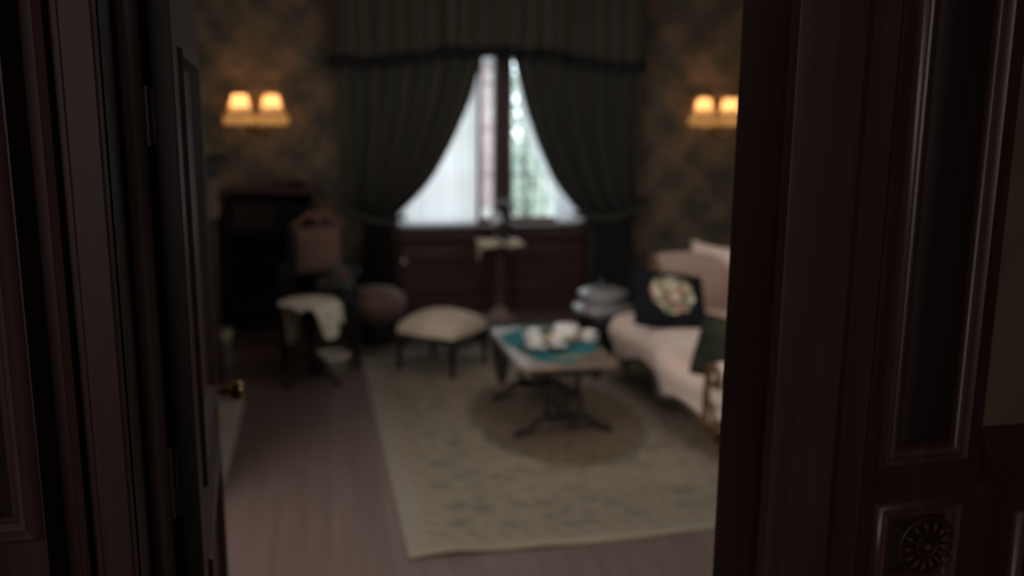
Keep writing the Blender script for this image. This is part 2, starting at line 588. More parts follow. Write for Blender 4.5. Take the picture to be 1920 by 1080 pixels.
struct(link('floor', box(B(), -2.5, 4.45, -2.6, 7.85, -0.08, 0), M['floor'], smooth=0))
struct(link('ceiling', box(B(), -2.5, 4.45, -2.6, 7.85, ZC, ZC + 0.08), M['plaster'], smooth=0))
struct(link('wall_left', box(B(), XL - 0.2, XL, Y1, 7.85, 0, ZC), M['paper'], smooth=0))
struct(link('wall_right', box(B(), XR, XR + 0.2, Y1, 7.85, 0, ZC), M['paper'], smooth=0))
WX0, WX1, WZ0, WZ1 = 0.58, 2.28, 0.735, 2.16
b = B()
box(b, XL, WX0, YB, YB + 0.3, 0, ZC)
box(b, WX1, XR, YB, YB + 0.3, 0, ZC)
box(b, WX0, WX1, YB, YB + 0.3, 0, WZ0 - 0.03)
box(b, WX0, WX1, YB, YB + 0.3, WZ1, ZC)
struct(link('wall_back', b, M['paper'], smooth=0))
b = B()
box(b, -2.45, DX0, Y0, Y1, 0, ZC)
box(b, DX1, 4.4, Y0, Y1, 0, ZC)
box(b, DX0, DX1, Y0, Y1, DZ, ZC)
struct(link('wall_front', b, M['hall_paper'], smooth=0))
struct(link('wall_hall_left', box(B(), HX0 - 0.2, HX0, HY0, Y0, 0, ZC), M['hall_paper'], smooth=0))
struct(link('wall_hall_right', box(B(), HX1, HX1 + 0.2, HY0, Y0, 0, ZC), M['hall_paper'], smooth=0))
struct(link('wall_hall_rear', box(B(), HX0 - 0.2, HX1 + 0.2, HY0 - 0.2, HY0, 0, ZC), M['hall_paper'], smooth=0))

# baseboards of the room
struct(link('baseboard_left', prism_axis(B(), [(XL, 0), (XL + .025, 0), (XL + .025, .15), (XL + .012, .17), (XL, .17)], 6.05, YB, 'Y'), M['mahogany'], smooth=0))
b = B()
for xa, xb in ((XL, WX0), (WX1, XR)):
    prism_axis(b, [(YB, 0), (YB - .025, 0), (YB - .025, .15), (YB - .012, .17), (YB, .17)], xa, xb, 'X')
struct(link('baseboard_back', b, M['mahogany'], smooth=0))

# doorway: casings with their beads and grooves, swept from floor to head
Z1 = DZ + 0.12
pl = [(-.281, Y0 + .0), (-.281, Y0 - .026), (-.284, Y0 - .029), (-.3215, Y0 - .029), (-.325, Y0 - .026), (-.329, Y0 - .006), (-.3418, Y0 - .005), (-.3400, Y0 - .022),
      (-.3415, Y0 - .029), (-.346, Y0 - .032), (-.352, Y0 - .028), (-.356, Y0 - .020), (-.360, Y0 - .006), (-.376, Y0 - .005), (-.378, Y0)]
struct(link('trim_1', prism_z(B(), pl, 0, Z1), M['mahogany_flat'], smooth=40))
pr = [(.722, Y0), (.722, Y0 - .026), (.725, Y0 - .028), (.836, Y0 - .028), (.839, Y0 - .012), (.8435, Y0 - .012), (.8465, Y0 - .028), (.893, Y0 - .028),
      (.900, Y0 - .022), (.905, Y0 - .012), (.920, Y0 - .010), (.936, Y0)]
struct(link('trim_2', prism_z(B(), pr, 0, Z1), M['mahogany_flat'], smooth=40))
# jamb linings with stop and quirk
pj = [(DX1, Y0), (DX1, Y1), (.745, Y1), (.742, Y1 - .006), (.742, Y1 - .040), (.7395, Y1 - .048), (.733, Y1 - .165),
      (.738, Y1 - .172), (.738, Y1 - .186), (.733, Y1 - .192), (.733, Y0)]
struct(link('trim_3', prism_z(B(), pj, 0, DZ), M['jamb_red']))
pj = [(DX0 - .001, Y0), (DX0 - .001, Y1 - .134), (-.279, Y1 - .134), (-.279, Y0)]
struct(link('trim_4', prism_z(B(), pj, 0, DZ), M['panel_dark']))  # shade on this jamb face is put into its darker colour
pj = [(DX0 - .001, Y1 - .134), (DX0 - .001, Y1), (-.266, Y1), (-.264, Y1 - .030), (-.263, Y1 - .034), (-.263, Y1 - .042), (-.2665, Y1 - .047), (-.268, Y1 - .110),
      (-.262, Y1 - .116), (-.262, Y1 - .126), (-.267, Y1 - .134), (-.276, Y1 - .136)]
struct(link('trim_10', prism_z(B(), pj, 0, DZ), M['mahogany_flat']))
b = B()
box(b, DX0 - .05, DX1 + .05, Y0 - .03, Y0, DZ, DZ + .13)
box(b, DX0, DX1, Y0, Y1, DZ - .02, DZ)
struct(link('trim_5', b, M['mahogany'], smooth=0, bevel=.004))

# panelling of the hall: tall raised panels with bolection moulding, square block with a carved rosette
BOL = [(0, 0), (.004, .010), (.010, .014), (.015, .010), (.017, .006), (.021, .009), (.027, .007), (.031, .001), (.033, -.006)]


def hall_panel(name, bx0, bx1, bz0, bz1, frames, pj_=.010):
    yp = Y0 - pj_
    b = B()
    prism_z(b, [(bx0, Y0 + .002), (bx0, yp), (bx1 - (.006 if pj_ > .02 else 0), yp), (bx1, Y0 - .005), (bx1, Y0 + .002)], bz0, bz1)
    root = struct(link(name, b, M['mahogany'], smooth=0))
    for (x0, x1, z0, z1) in frames:
        f = B()
        molding_frame(f, x0, x1, z0, z1, yp, BOL)
        link('panel_moulding', f, M['moulding'], root, smooth=50)
        q = B()
        rr = molding_frame(q, x0 + .033, x1 - .033, z0 + .033, z1 - .033, yp - .002, [(0, -.004), (.012, .001), (.030, .006)])
        q.faces.new(rr[-1])
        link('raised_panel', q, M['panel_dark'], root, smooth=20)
    return root


hall_panel('trim_6', .921, 1.134, 0.0, 2.55, [(.934, 1.108, 1.092, 2.45), (.934, 1.108, .852, 1.026), (.934, 1.108, .18, .80)])
hall_panel('trim_7', -1.2, -.3757, 0.0, 2.55, [(-1.0, -.3835, 1.113, 2.45), (-1.0, -.3835, .18, 1.0)], .075)
root7 = bpy.data.objects['trim_6']
b = B()
cx, cz, yf = 1.042, .938, Y0 - .016


def ring(bm, rad, tub, y):
    pts = [(cx + rad * math.cos(t), y, cz + rad * math.sin(t)) for t in [2 * PI * k / 48 for k in range(48)]]
    rings = []
    for k, p in enumerate(pts):
        t = 2 * PI * k / 48
        rings.append([bm.verts.new((cx + (rad + tub * math.cos(s)) * math.cos(t), y - tub * math.sin(s), cz + (rad + tub * math.cos(s)) * math.sin(t))) for s in [2 * PI * j / 8 for j in range(8)]])
    for i in range(48):
        for j in range(8):
            bm.faces.new((rings[i][j], rings[(i + 1) % 48][j], rings[(i + 1) % 48][(j + 1) % 8], rings[i][(j + 1) % 8]))


ring(b, .054, .004, yf)
ring(b, .020, .003, yf)
for k in range(14):
    a = 2 * PI * k / 14
    tube(b, [(cx + r_ * math.cos(a), yf - .002 - .004 * math.sin(PI * q), cz + r_ * math.sin(a)) for q, r_ in [(i / 5, .023 + .027 * i / 5) for i in range(6)]], [.002, .004, .0055, .006, .005, .002], 8)
ball(b, (cx, yf - .003, cz), .010)
link('carved_rosette', b, M['mahogany'], root7, smooth=60)
# dado of the hall at far right: rail, lower panel
b = B()
prism_axis(b, [(Y0, 1.05), (Y0 - .02, 1.05), (Y0 - .034, 1.085), (Y0 - .034, 1.10), (Y0 - .018, 1.135), (Y0 - .006, 1.15), (Y0, 1.15)], 1.134, HX1, 'X')
box(b, 1.134, HX1, Y0 - .010, Y0 + .001, 0, 1.05)
root9 = struct(link('trim_8', b, M['mahogany'], smooth=30))
f = B()
molding_frame(f, 1.22, 1.95, .25, .99, Y0 - .010, BOL)
link('panel_moulding', f, M['moulding'], root9, smooth=50)

# the open door leaf, hinged on the left jamb, swung just past square
dl = bpy.data.objects.new('door_1', None)
COL.objects.link(dl)
struct(dl)
dl.location = (-.267, Y1 + .001, 0)
dl.rotation_euler = (0, 0, math.radians(4.0))
T, L = .047, .86            # local: x 0..T thickness (towards +x is the hall side), y 0..L
b = B()
zs = [0.012, .24, .86, 1.00, 1.73, DZ - .02]
box(b, 0, T, 0, .11, .012, DZ - .025)
box(b, 0, T, L - .12, L, .012, DZ - .025)
for z0, z1 in ((.012, .24), (.86, 1.0), (1.80, 1.95), (DZ - .16, DZ - .025)):
    box(b, 0, T, .11, L - .12, z0, z1)
box(b, .014, T - .014, .11, L - .12, .24, DZ - .16)
link('door_leaf', b, M['mahogany_flat'], dl, smooth=0, bevel=.003)
link('hinge_edge_shade', box(B(), .001, T - .003, -.0006, .001, .012, DZ - .025), M['panel_dark'], dl, smooth=0)  # added near-black strip, its colour standing in for the edge's shade
for z0, z1 in ((.24, .86), (1.0, 1.80), (1.95, DZ - .16)):
    b = B()
    for sgn in (1,):
        xs = T
        y0_, y1_ = .11, L - .12
        pr_ = [(0, .0), (.006, .008), (.016, .006), (.026, -.010), (.030, -.013)]
        rings = [[b.verts.new(p) for p in ((xs + q, y0_ + i_, z0 + i_), (xs + q, y1_ - i_, z0 + i_), (xs + q, y1_ - i_, z1 - i_), (xs + q, y0_ + i_, z1 - i_))] for i_, q in pr_]
        for a_, c_ in zip(rings, rings[1:]):
            for k in range(4):
                b.faces.new((a_[k], a_[(k + 1) % 4], c_[(k + 1) % 4], c_[k]))
    link('panel_moulding', b, M['mahogany_flat'], dl, smooth=40)
for z0, z1 in ((1.64, 1.728), (1.005, 1.125), (.28, .41)):
    b = B()
    tube(b, [(.000, -.006, z0), (.000, -.006, z1)], .0055, 12)
    box(b, .0, .014, -.0022, -.0005, z0, z1)
    for s in range(4):
        zz = z0 + (z1 - z0) * s / 3
        tube(b, [(.000, -.006, zz - .003), (.000, -.006, zz + .003)], .0068, 12)
    link('hinge', b, M['steel'], dl, smooth=40)
b = B()
lathe(b, [(.0, 0), (.024, 0), (.026, .003), (.020, .007), (.010, .010), (.009, .030), (.013, .034), (.024, .042), (.028, .052), (.025, .062), (.014, .070), (0, .072)], 24)
kb = link('door_knob', b, M['brass_dark'], dl, loc=(T, L - .085, .985), rot=(0, PI / 2, 0), smooth=50)
b = B()
box(b, -.055, .085, -.022, .022, 0, .003)
link('lock_plate', b, M['brass'], kb, smooth=0)

# ------------------------------------------------------------------ window
wr = bpy.data.objects.new('window_1', None)
COL.objects.link(wr)
struct(wr)
YW = 7.66
b = B()
box(b, WX0, WX0 + .06, YB - .01, YW + .05, WZ0, WZ1)
box(b, WX1 - .06, WX1, YB - .01, YW + .05, WZ0, WZ1)
box(b, WX0, WX1, YB - .01, YW + .05, WZ1 - .05, WZ1)
link('window_frame', b, M['window_wood'], wr, smooth=0, bevel=.004)
b = B()
box(b, 1.445, 1.575, YW - .06, YW + .05, WZ0, WZ1 - .05)
link('mullion', b, M['apron_wood'], wr, smooth=0, bevel=.006)
b = B()
box(b, WX0 - .05, WX1 + .05, YB - .075, YW + .05, WZ0 - .035, WZ0)
link('window_sill', b, M['apron_wood'], wr, smooth=0, bevel=.008)
for (xa, xb, stile) in ((WX0 + .06, 1.445, (1.297, 1.343)), (1.575, WX1 - .06, None)):
    b = B()
    box(b, xa, xb, YW - .01, YW + .03, WZ0, WZ0 + .05)
    box(b, xa, xa + .03, YW - .01, YW + .03, WZ0, WZ1 - .05)
    if not stile:
        box(b, xb - .03, xb, YW - .01, YW + .03, WZ0, WZ1 - .05)
    if stile:
        box(b, stile[0], stile[1], YW - .02, YW + .035, WZ0, WZ1 - .05)
    link('casement', b, M['window_wood'], wr, smooth=0, bevel=.003)
    b = B()
    for z in (1.145, 1.53, 1.90):
        box(b, xa, xb, YW + .003, YW + .017, z - .007, z + .007)
    for k in range(1, 4):
        xx = xa + (xb - xa) * k / 4
        if not stile or abs(xx - 1.32) > .12:
            box(b, xx - .006, xx + .006, YW + .004, YW + .016, WZ0 + .05, WZ1 - .05)
    link('glazing_bars', b, M['window_wood'], wr, smooth=0)
    link('pane', box(B(), xa, xb, YW + .008, YW + .012, WZ0, WZ1 - .05), M['glass'], wr, smooth=0)

# panelled apron under the sill
YA = YB - .02
b = B()
box(b, WX0, WX1, YA, YB + .001, 0, WZ0 - .03)
root = struct(link('trim_9', b, M['apron_wood'], smooth=0))
b = B()
prism_axis(b, [(YA, .60), (YA - .03, .63), (YA - .03, .66), (YA - .015, .69), (YA - .04, .705), (YA, .705)], WX0, WX1, 'X')
link('apron_rail', b, M['apron_wood'], root, smooth=30)
for xa, xb in ((WX0 + .05, 1.39), (1.47, WX1 - .05)):
    for za, zb in ((.36, .60), (.12, .285)):
        b = B()
        rr = molding_frame(b, xa, xb, za, zb, YA, [(0, 0), (.008, .014), (.02, .012), (.028, -.004), (.05, .004)])
        b.faces.new(rr[-1])
        link('apron_panel', b, M['apron_wood'], root, smooth=30)
b = B()
lathe(b, [(.008, 0), (.008, .012), (.016, .018), (.019, .028), (.013, .038), (0, .041)], 18)
link('cupboard_knob', b, M['china'], root, loc=(.665, YA - .002, .452), rot=(PI / 2, 0, 0))
b = B()
prism_axis(b, [(YA, 0), (YA - .02, 0), (YA - .02, .09), (YA - .008, .105), (YA, .105)], WX0, WX1, 'X')
link('apron_skirting', b, M['apron_wood'], root, smooth=0)

# ------------------------------------------------------------------ the garden outside
g = link('ground', box(B(), -12, 30, 7.95, 60, -.75, -.6), M['garden'], smooth=0)
struct(g)


def shrub(name, label, x, y, h, r, seed, mat, n=420, blossom=0, cat='shrub', group=None):
    t = thing(name, label, cat, (x, y, -.6), 0, group)
    rnd = random.Random(seed)
    b = B()
    for k in range(n):
        a, e = rnd.uniform(0, 2 * PI), math.acos(rnd.uniform(-.6, 1))
        rr = r * rnd.uniform(.45, 1.0)
        c = Vector((rr * math.sin(e) * math.cos(a), rr * math.sin(e) * math.sin(a), h * .55 + h * .45 * math.cos(e) * rr / r))
        s_ = rnd.uniform(.05, .11)
        R = Matrix.Rotation(rnd.uniform(0, 6.3), 3, 'Z') @ Matrix.Rotation(rnd.uniform(-1.2, 1.2), 3, 'X')
        vs = [b.verts.new(c + R @ Vector(p)) for p in ((-s_ * .45, 0, 0), (0, -s_, 0.01), (s_ * .45, 0, 0), (0, s_, 0.01))]
        b.faces.new(vs)
    link('foliage', b, mat, t, smooth=0)
    b = B()
    for k in range(5):
        a = rnd.uniform(0, 2 * PI)
        tube(b, [(0.02 * math.cos(a), .02 * math.sin(a), 0), (r * .3 * math.cos(a), r * .3 * math.sin(a), h * .4), (r * .6 * math.cos(a), r * .6 * math.sin(a), h * .75)], [.025, .018, .008], 7)
    link('stem', b, M['bark'], t)
    if blossom:
        b = B()
        for k in range(blossom):
            a = rnd.uniform(PI, 2 * PI)
            e = math.acos(rnd.uniform(0, 1))
            ball(b, (r * 1.02 * math.sin(e) * math.cos(a), r * 1.02 * math.sin(e) * math.sin(a), h * .55 + h * .45 * math.cos(e)), rnd.uniform(.035, .07), 8)
        link('blossom', b, M['blossom'], t)
    return t


shrub('garden_shrub', 'pale green leafy shrub seen through the upper right window pane', 2.12, 9.6, 2.9, .30, 3, M['leaf_light'], 420)
shrub('garden_tree', 'tall dense green tree filling the view behind the right window shrubs', 3.55, 12.0, 4.2, 1.35, 21, M['leaf'], 2600, cat='tree')
shrub('garden_shrub', 'green shrub dotted with white blossom outside the right window', 3.15, 10.3, 1.75, .60, 5, M['leaf'], 520, 22)
shrub('garden_shrub', 'low grey green shrub close under the right window', 2.08, 8.60, 1.15, .36, 9, M['leaf_light'], 420)

hs_ = thing('garden_house', 'pale pink house beyond the garden behind the left window', 'house', (0.6, 21, -.6))
link('house_wall', box(B(), -4.2, 3.45, 0, 5, 0, 3.3), M['render'], hs_, smooth=0)
b = B()
prism_axis(b, [(-.35, 3.3), (5.35, 3.3), (2.5, 4.9)], -4.5, 3.75, 'X')
link('roof', b, M['slate'], hs_, smooth=0)

# ------------------------------------------------------------------ curtains


def interp(tab, z):
    tab = sorted(tab)
    if z <= tab[0][0]:
        return tab[0][1]
    for (a, x), (c, y) in zip(tab, tab[1:]):
        if z <= c:
            t = (z - a) / (c - a)
            return x + (y - x) * t
    return tab[-1][1]


def smooth_tab(tab):
    zs_ = [tab[0][0] + (tab[-1][0] - tab[0][0]) * i / 60 for i in range(61)]
    vals = [interp(tab, z) for z in zs_]
    for _ in range(6):
        vals = [vals[0]] + [(vals[i - 1] + 2 * vals[i] + vals[i + 1]) / 4 for i in range(1, 60)] + [vals[-1]]
    return list(zip(zs_, vals))


def drape(name, label, outer, inner, hookx, sgn):
    t = thing(name, label, 'curtain', (0, 0, 0))
    ot, it = smooth_tab(outer), smooth_tab(inner)
    YD = 7.36

    def P(u, v):
        z = .015 + (2.20 - .015) * v
        xo, xi = interp(ot, z), interp(it, z)
        x = xo + (xi - xo) * u
        wdt = abs(xi - xo)
        amp = .022 + .03 * (1 - min(1, wdt / 1.1))
        y = YD + amp * math.sin(u * 2 * PI * 9 + 1.5 * math.sin(3 * v)) + .012 * math.sin(u * 2 * PI * 23)
        if z < 1.4:
            y -= .06 * math.exp(-((z - .86) / .22) ** 2) * math.sin(PI * u)
        return (x, y, z)
    b = B()
    grid(b, P, 150, 70)
    o = link('drape_panel', b, M['drape'], t, smooth=80)
    # tieback cord looping from the wall hook round the gathered cloth
    b = B()
    z0 = .87
    xo, xi = interp(ot, z0), interp(it, z0)
    pts = []
    for k in range(25):
        s = k / 24
        x = hookx + (xi + sgn * .03 - hookx) * s
        pts.append((x, YD - .02 - .115 * math.sin(PI * min(1, s * 1.05)), .93 - .12 * math.sin(PI * s * .75)))
    tube(b, pts, .02, 8)
    link('tieback', b, M['drape'], t)
    b = B()
    lathe(b, [(0, 0), (.02, 0), (.012, .012), (.008, .05), (.022, .06), (.026, .075), (.016, .088), (0, .09)], 16)
    link('curtain_hook', b, M['bronze'], t, loc=(hookx, YB - .001, .93), rot=(PI / 2, 0, 0))
    return t


drape('curtain', 'left dark green striped drape tied back beside the window', [(0, .29), (.7, .33), (.80, .33), (.9, .25), (1.2, .21), (2.2, .18)],
      [(0, .60), (.70, .585), (.80, .55), (.855, .60), (.935, .72), (1.12, .89), (1.416, 1.055), (1.75, 1.205), (2.09, 1.30), (2.2, 1.34)], .17, 1)
drape('curtain', 'right dark green striped drape tied back beside the window', [(0, 2.72), (.66, 2.61), (.80, 2.61), (.9, 2.64), (1.2, 2.64), (2.2, 2.63)],
      [(0, 2.20), (.667, 2.225), (.79, 2.22), (.845, 2.11), (.95, 2.03), (1.09, 1.91), (1.437, 1.75), (1.75, 1.64), (2.09, 1.55), (2.2, 1.50)], 2.73, -1)

# gathered valance with dark fringe
v = thing('valance', 'gathered brown green valance with dark fringe across the window top', 'valance', (0, 0, 0))


def vz(u):
    return 2.05 + .085 * math.exp(-((u - .5) / .27) ** 4) + .008 * math.sin(u * 40)


def VP(u, q):
    x = .085 + (2.685 - .085) * u
    z0 = vz(u)
    z = z0 + (2.66 - z0) * q
    a = .028 * (1 - .4 * q)
    e = min(u, 1 - u) * 2.6
    y = 7.23 + a * math.sin(u * 2 * PI * 21 + .8 * math.sin(u * 17)) + .01 * math.sin(u * 2 * PI * 55)
    if e < .10:
        y += (.10 - e) * 2.0
    return (x, y, z)


b = B()
grid(b, VP, 260, 16)
link('valance_cloth', b, M['valance'], v, smooth=80)
b = B()


def FP(u, q):
    p = VP(u, 0)
    return (p[0], p[1] - .004, p[2] + .035 - .085 * q + (.006 * math.sin(u * 2 * PI * 160) if q == 1 else 0))


grid(b, FP, 300, 3)
link('fringe', b, M['fringe_dark'], v, smooth=80)
b = B()
box(b, .08, 2.69, 7.26, 7.50, 2.64, 2.70)
box(b, .08, .12, 7.44, YB, 2.60, 2.70)
box(b, 2.65, 2.69, 7.44, YB, 2.60, 2.70)
link('pelmet_board', b, M['mahogany'], v, smooth=0)


def sheer(label, x0, x1, z0, z1, left_tab=None, seed=0):
    b = B()

    def P(u, q):
        z = z0 + (z1 - z0) * q
        xa, xb = x0, x1
        if left_tab:
            xa, xb = interp(left_tab[0], z), interp(left_tab[1], z)
        x = xa + (xb - xa) * u
        n = 11
        return (x, 7.525 + .018 * math.sin(u * 2 * PI * n + seed) + .008 * math.sin(u * 2 * PI * 27 + z * 2), z)
    grid(b, P, 130, 24)
    o = link('sheer_curtain', b, M['sheer'], smooth=80)
    return tag(o, label, 'curtain')


sheer('white sheer curtain filling the left window behind the drape', .66, 1.30, .752, 2.10, ([(.775, .62), (2.1, .62)], [(.775, 1.285), (1.3, 1.285), (1.9, 1.295), (2.1, 1.30)]), 1)
sheer('white sheer curtain gathered along the right drape edge', 1.9, 2.2, .752, 2.1, ([(.79, 1.97), (.95, 1.96), (1.1, 1.90), (1.45, 1.71), (1.62, 1.64), (2.1, 1.60)], [(.79, 2.22), (1.1, 2.19), (2.1, 2.0)]), 2)

# ------------------------------------------------------------------ wall sconces


def sconce(x, z, label):
    t = thing('wall_sconce', label, 'wall lamp', (x, YB, z), 0, 'twin shaded wall lamps')
    b = B()
    lathe(b, [(0, 0), (.045, 0), (.05, .006), (.035, .016), (.018, .022), (0, .024)], 24, sy=1.5)
    link('wall_plate', b, M['brass'], t, loc=(0, 0, -.10), rot=(PI / 2, 0, 0))
    for s in (-1, 1):
        b = B()
        tube(b, bez((s * .012, -.02, -.10), (s * .04, -.12, -.19), (s * .118, -.15, -.19), (s * .118, -.13, -.075)), .006, 8)
        lathe(b, [(.006, -.085), (.022, -.078), (.024, -.070), (.010, -.066), (.009, -.02), (0, -.02)], 14, (s * .118, -.13, 0))
        link('arm', b, M['brass'], t, smooth=50)
        b = B()
        pr_ = [(.046, .132), (.052, .126), (.058, .112), (.064, .085), (.072, .05), (.086, .015), (.106, -.015), (.119, -.035)]
        lathe_open(b, pr_, 32, (s * .118, -.13, 0), lambda a, z_: 1 + .012 * math.cos(12 * a))
        sh = link('lamp_shade', b, M['shade'], t, smooth=60)
        b = B()
        lathe_open(b, [(.119, -.033), (.121, -.06), (.120, -.095)], 64, (s * .118, -.13, 0), lambda a, z_: 1 + .02 * math.cos(32 * a))
        link('shade_fringe', b, M['shade_fringe'], sh, smooth=60)
        b = B()
        ball(b, (s * .118, -.13, .035), .018, 12, 1.4)
        bulb = link('bulb', b, M['bulb'], t)
        d = bpy.data.lights.new('sconce_bulb_light', 'POINT')
        d.energy = SCONCE_P
        d.color = (1.0, 0.49, 0.16)
        d.shadow_soft_size = .012
        lo = bpy.data.objects.new('sconce_bulb_light', d)
        COL.objects.link(lo)
        lo.parent = t
        lo.location = (s * .118, -.13, .070)
    return t


def lathe_open(bm, prof, seg, c, wave=None):
    rings = []
    for r, z in prof:
        rings.append([bm.verts.new((c[0] + r * (wave(a, z) if wave else 1) * math.cos(a), c[1] + r * (wave(a, z) if wave else 1) * math.sin(a), c[2] + z)) for a in [2 * PI * k / seg for k in range(seg)]])
    for a, b_ in zip(rings, rings[1:]):
        for k in range(seg):
            bm.faces.new((a[k], a[(k + 1) % seg], b_[(k + 1) % seg], b_[k]))
    return bm


SCONCE_P = 1.9
t_ = NT('warm_bulb')
t_.b.inputs['Emission Color'].default_value = (1, .62, .26, 1)
t_.b.inputs['Emission Strength'].default_value = 3.0
M['bulb'] = t_.done((1, .8, .5), .5)
sconce(-.455, 1.655, 'brass twin shaded wall lamp glowing left of the window')
sconce(3.33, 1.660, 'brass twin shaded wall lamp glowing right of the window')

# ------------------------------------------------------------------ rug
rx, ry = 1.06, 1.47


def RP(u, q):
    x, y = (2 * u - 1) * rx, (2 * q - 1) * ry
    z = .010
    d_ = y + ry
    if d_ < .25:
        z += .012 * math.exp(-((x + .89) / .13) ** 2) * (1 - d_ / .25) + .006 * math.exp(-((x + .54) / .10) ** 2) * (1 - d_ / .25)
    return (x, y + .012 * math.sin(x * 5.0) * (1 if q == 0 else 0), z)


b = B()
V_ = grid(b, RP, 80, 90)
geo = bmesh.ops.extrude_face_region(b, geom=b.faces[:])
for e_ in geo['geom']:
    if isinstance(e_, bmesh.types.BMVert):
        e_.co.z = max(.001, e_.co.z - .008)
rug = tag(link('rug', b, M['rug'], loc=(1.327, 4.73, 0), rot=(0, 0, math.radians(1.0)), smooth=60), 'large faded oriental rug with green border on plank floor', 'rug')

# ------------------------------------------------------------------ fireplace on the left wall
fp = thing('fireplace', 'dark mantelpiece with tan pilaster at the left wall behind door', 'fireplace', (0, 0, 0))
FX = -.62
b = B()
box(b, XL, FX - .12, 3.70, 4.25, 0, 1.30)
box(b, XL, FX - .12, 5.35, 5.92, 0, 1.30)
box(b, XL, FX - .12, 4.25, 5.35, .88, 1.30)
box(b, FX - .12, FX - .05, 3.85, 5.75, 1.02, 1.30)
link('chimney_front', b, M['mantel'], fp, smooth=0, bevel=.004)
b = B()
box(b, XL, FX + .075, 3.62, 6.0, 1.365, 1.405)
box(b, XL, FX + .04, 3.66, 5.96, 1.33, 1.365)
box(b, XL, FX + .01, 3.70, 5.93, 1.295, 1.33)
link('mantel_shelf', b, M['ebony'], fp, smooth=0, bevel=.005)
for ya in (3.74, 5.74):
    b = B()
    box(b, FX - .13, FX, ya, ya + .16, 0, .18)
    box(b, FX - .13, FX - .02, ya + .015, ya + .145, .18, 1.02)
    for k in range(4):
        tube(b, [(FX - .02, ya + .03 + .033 * k, .22), (FX - .02, ya + .03 + .033 * k, .98)], .010, 8)
    link('pilaster', b, M['mantel'], fp, smooth=40)
    b = B()
    lathe(b, [(.02, 0), (.06, .02), (.07, .08), (.055, .15), (.075, .22), (.08, .27), (.05, .28)], 14, (FX - .045, ya + .08, 1.0))
    link('capital', b, M['tan_stone'], fp, smooth=60)
b = B()
box(b, XL + .02, XL + .08, 4.25, 5.35, 0, .88)
box(b, XL + .08, FX - .13, 4.25, 4.29, 0, .88)
box(b, XL + .08, FX - .13, 5.31, 5.35, 0, .88)
box(b, XL + .08, FX - .13, 4.29, 5.31, 0, .02)
link('firebox', b, M['soot'], fp, smooth=0)
b = B()
for k in range(9):
    tube(b, [(FX - .20, 4.52 + k * .07, .06), (FX - .20, 4.52 + k * .07, .24)], .006, 6)
for z in (.06, .24):
    tube(b, [(FX - .20, 4.48, z), (FX - .20, 5.12, z)], .009, 6)
for y in (4.50, 5.10):
    tube(b, [(FX - .20, y, .02), (FX - .20, y, .30)], .012, 8)
link('grate', b, M['iron'], fp)
b = B()
box(b, FX - .12, -.468, 3.75, 5.32, .0, .03)
link('hearth_slab', b, M['hearth'], fp, smooth=0, bevel=.004)

cb = thing('coal_box', 'tan coal box with pale padded lid at end of the mantel', 'box', (-.68, 6.12, 0))
b = B()
box(b, -.13, .075, -.09, .12, .012, .20)
link('box_body', b, M['tan_stone'], cb, smooth=0, bevel=.008)
b = B()
box(b, -.14, .085, -.10, .13, .20, .24)
link('box_lid', b, M['cloth_tan'], cb, smooth=0, bevel=.015)
for sx in (-.11, .055):
    for sy in (-.07, .10):
        b = B()
        ball(b, (sx, sy, .012), .012, 8)
        link('foot', b, M['brass'], cb)

# ------------------------------------------------------------------ bookcase
bc = thing('bookcase', 'low black open bookcase against the wall under left wall lamp', 'bookcase', (-.365, 7.32, 0))
for x in (-.335, .305):
    link('side_panel', box(B(), x, x + .03, -.17, .17, 0, 1.05), M['ebony'], bc, smooth=0, bevel=.003)
link('back_panel', box(B(), -.305, .305, .155, .17, .03, 1.05), M['ebony'], bc, smooth=0)
for z in (.06, .50, .745):
    link('shelf', box(B(), -.305, .305, -.165, .155, z, z + .025), M['ebony'], bc, smooth=0, bevel=.003)
link('top_board', box(B(), -.355, .355, -.19, .185, 1.05, 1.085), M['mahogany_h'], bc, smooth=0, bevel=.006)
b = B()
for x in (-.33, .30):
    lathe(b, [(.016, 0), (.022, .02), (.014, .05), (.018, .06)], 12, (x + .015, -.15, 0))
link('plinth', box(b, -.305, .305, -.15, -.135, .0, .06), M['ebony'], bc, smooth=30)
xx = -.29
for k in range(8):
    wd, ht = random.uniform(.028, .045), random.uniform(.18, .235)
    bk = thing('book', 'dark leather book standing in the row on the upper bookcase shelf', 'book', (-.365 + xx + wd / 2, 7.29, .770), 0, 'leather books on the upper bookcase shelf')
    cm = M['leather_red'] if k % 3 != 1 else M['leather_green']
    b = B()
    box(b, -wd / 2, -wd / 2 + .003, -.075, .075, 0, ht)
    box(b, wd / 2 - .003, wd / 2, -.075, .075, 0, ht)
    prism_z(b, [(-wd / 2, -.075), (-wd / 2 * .6, -.083), (wd / 2 * .6, -.083), (wd / 2, -.075)], 0, ht)
    link('cover', b, cm, bk, smooth=0)
    link('pages', box(B(), -wd / 2 + .003, wd / 2 - .003, -.075, .07, .004, ht - .004), M['cloth_tan'], bk, smooth=0)
    xx += wd + .002
j = thing('ceramic_jar', 'dull green rounded jar on the middle shelf of black bookcase', 'jar', (-.16, 7.27, .525))
b = B()
lathe(b, [(.03, 0), (.055, .03), (.07, .08), (.06, .125), (.035, .15), (.038, .16)], 20)
link('jar_body', b, M['leather_green'], j, smooth=60)
b = B()
lathe(b, [(.042, .16), (.04, .168), (.015, .178), (.01, .19), (.0, .194)], 20)
link('lid', b, M['leather_green'], j, smooth=60)
j = thing('wooden_casket', 'small reddish wooden casket on top of the black bookcase', 'box', (-.42, 7.30, 1.085))
link('casket_body', box(B(), -.09, .09, -.06, .06, .0, .05), M['leather_red'], j, smooth=0, bevel=.004)
b = B()
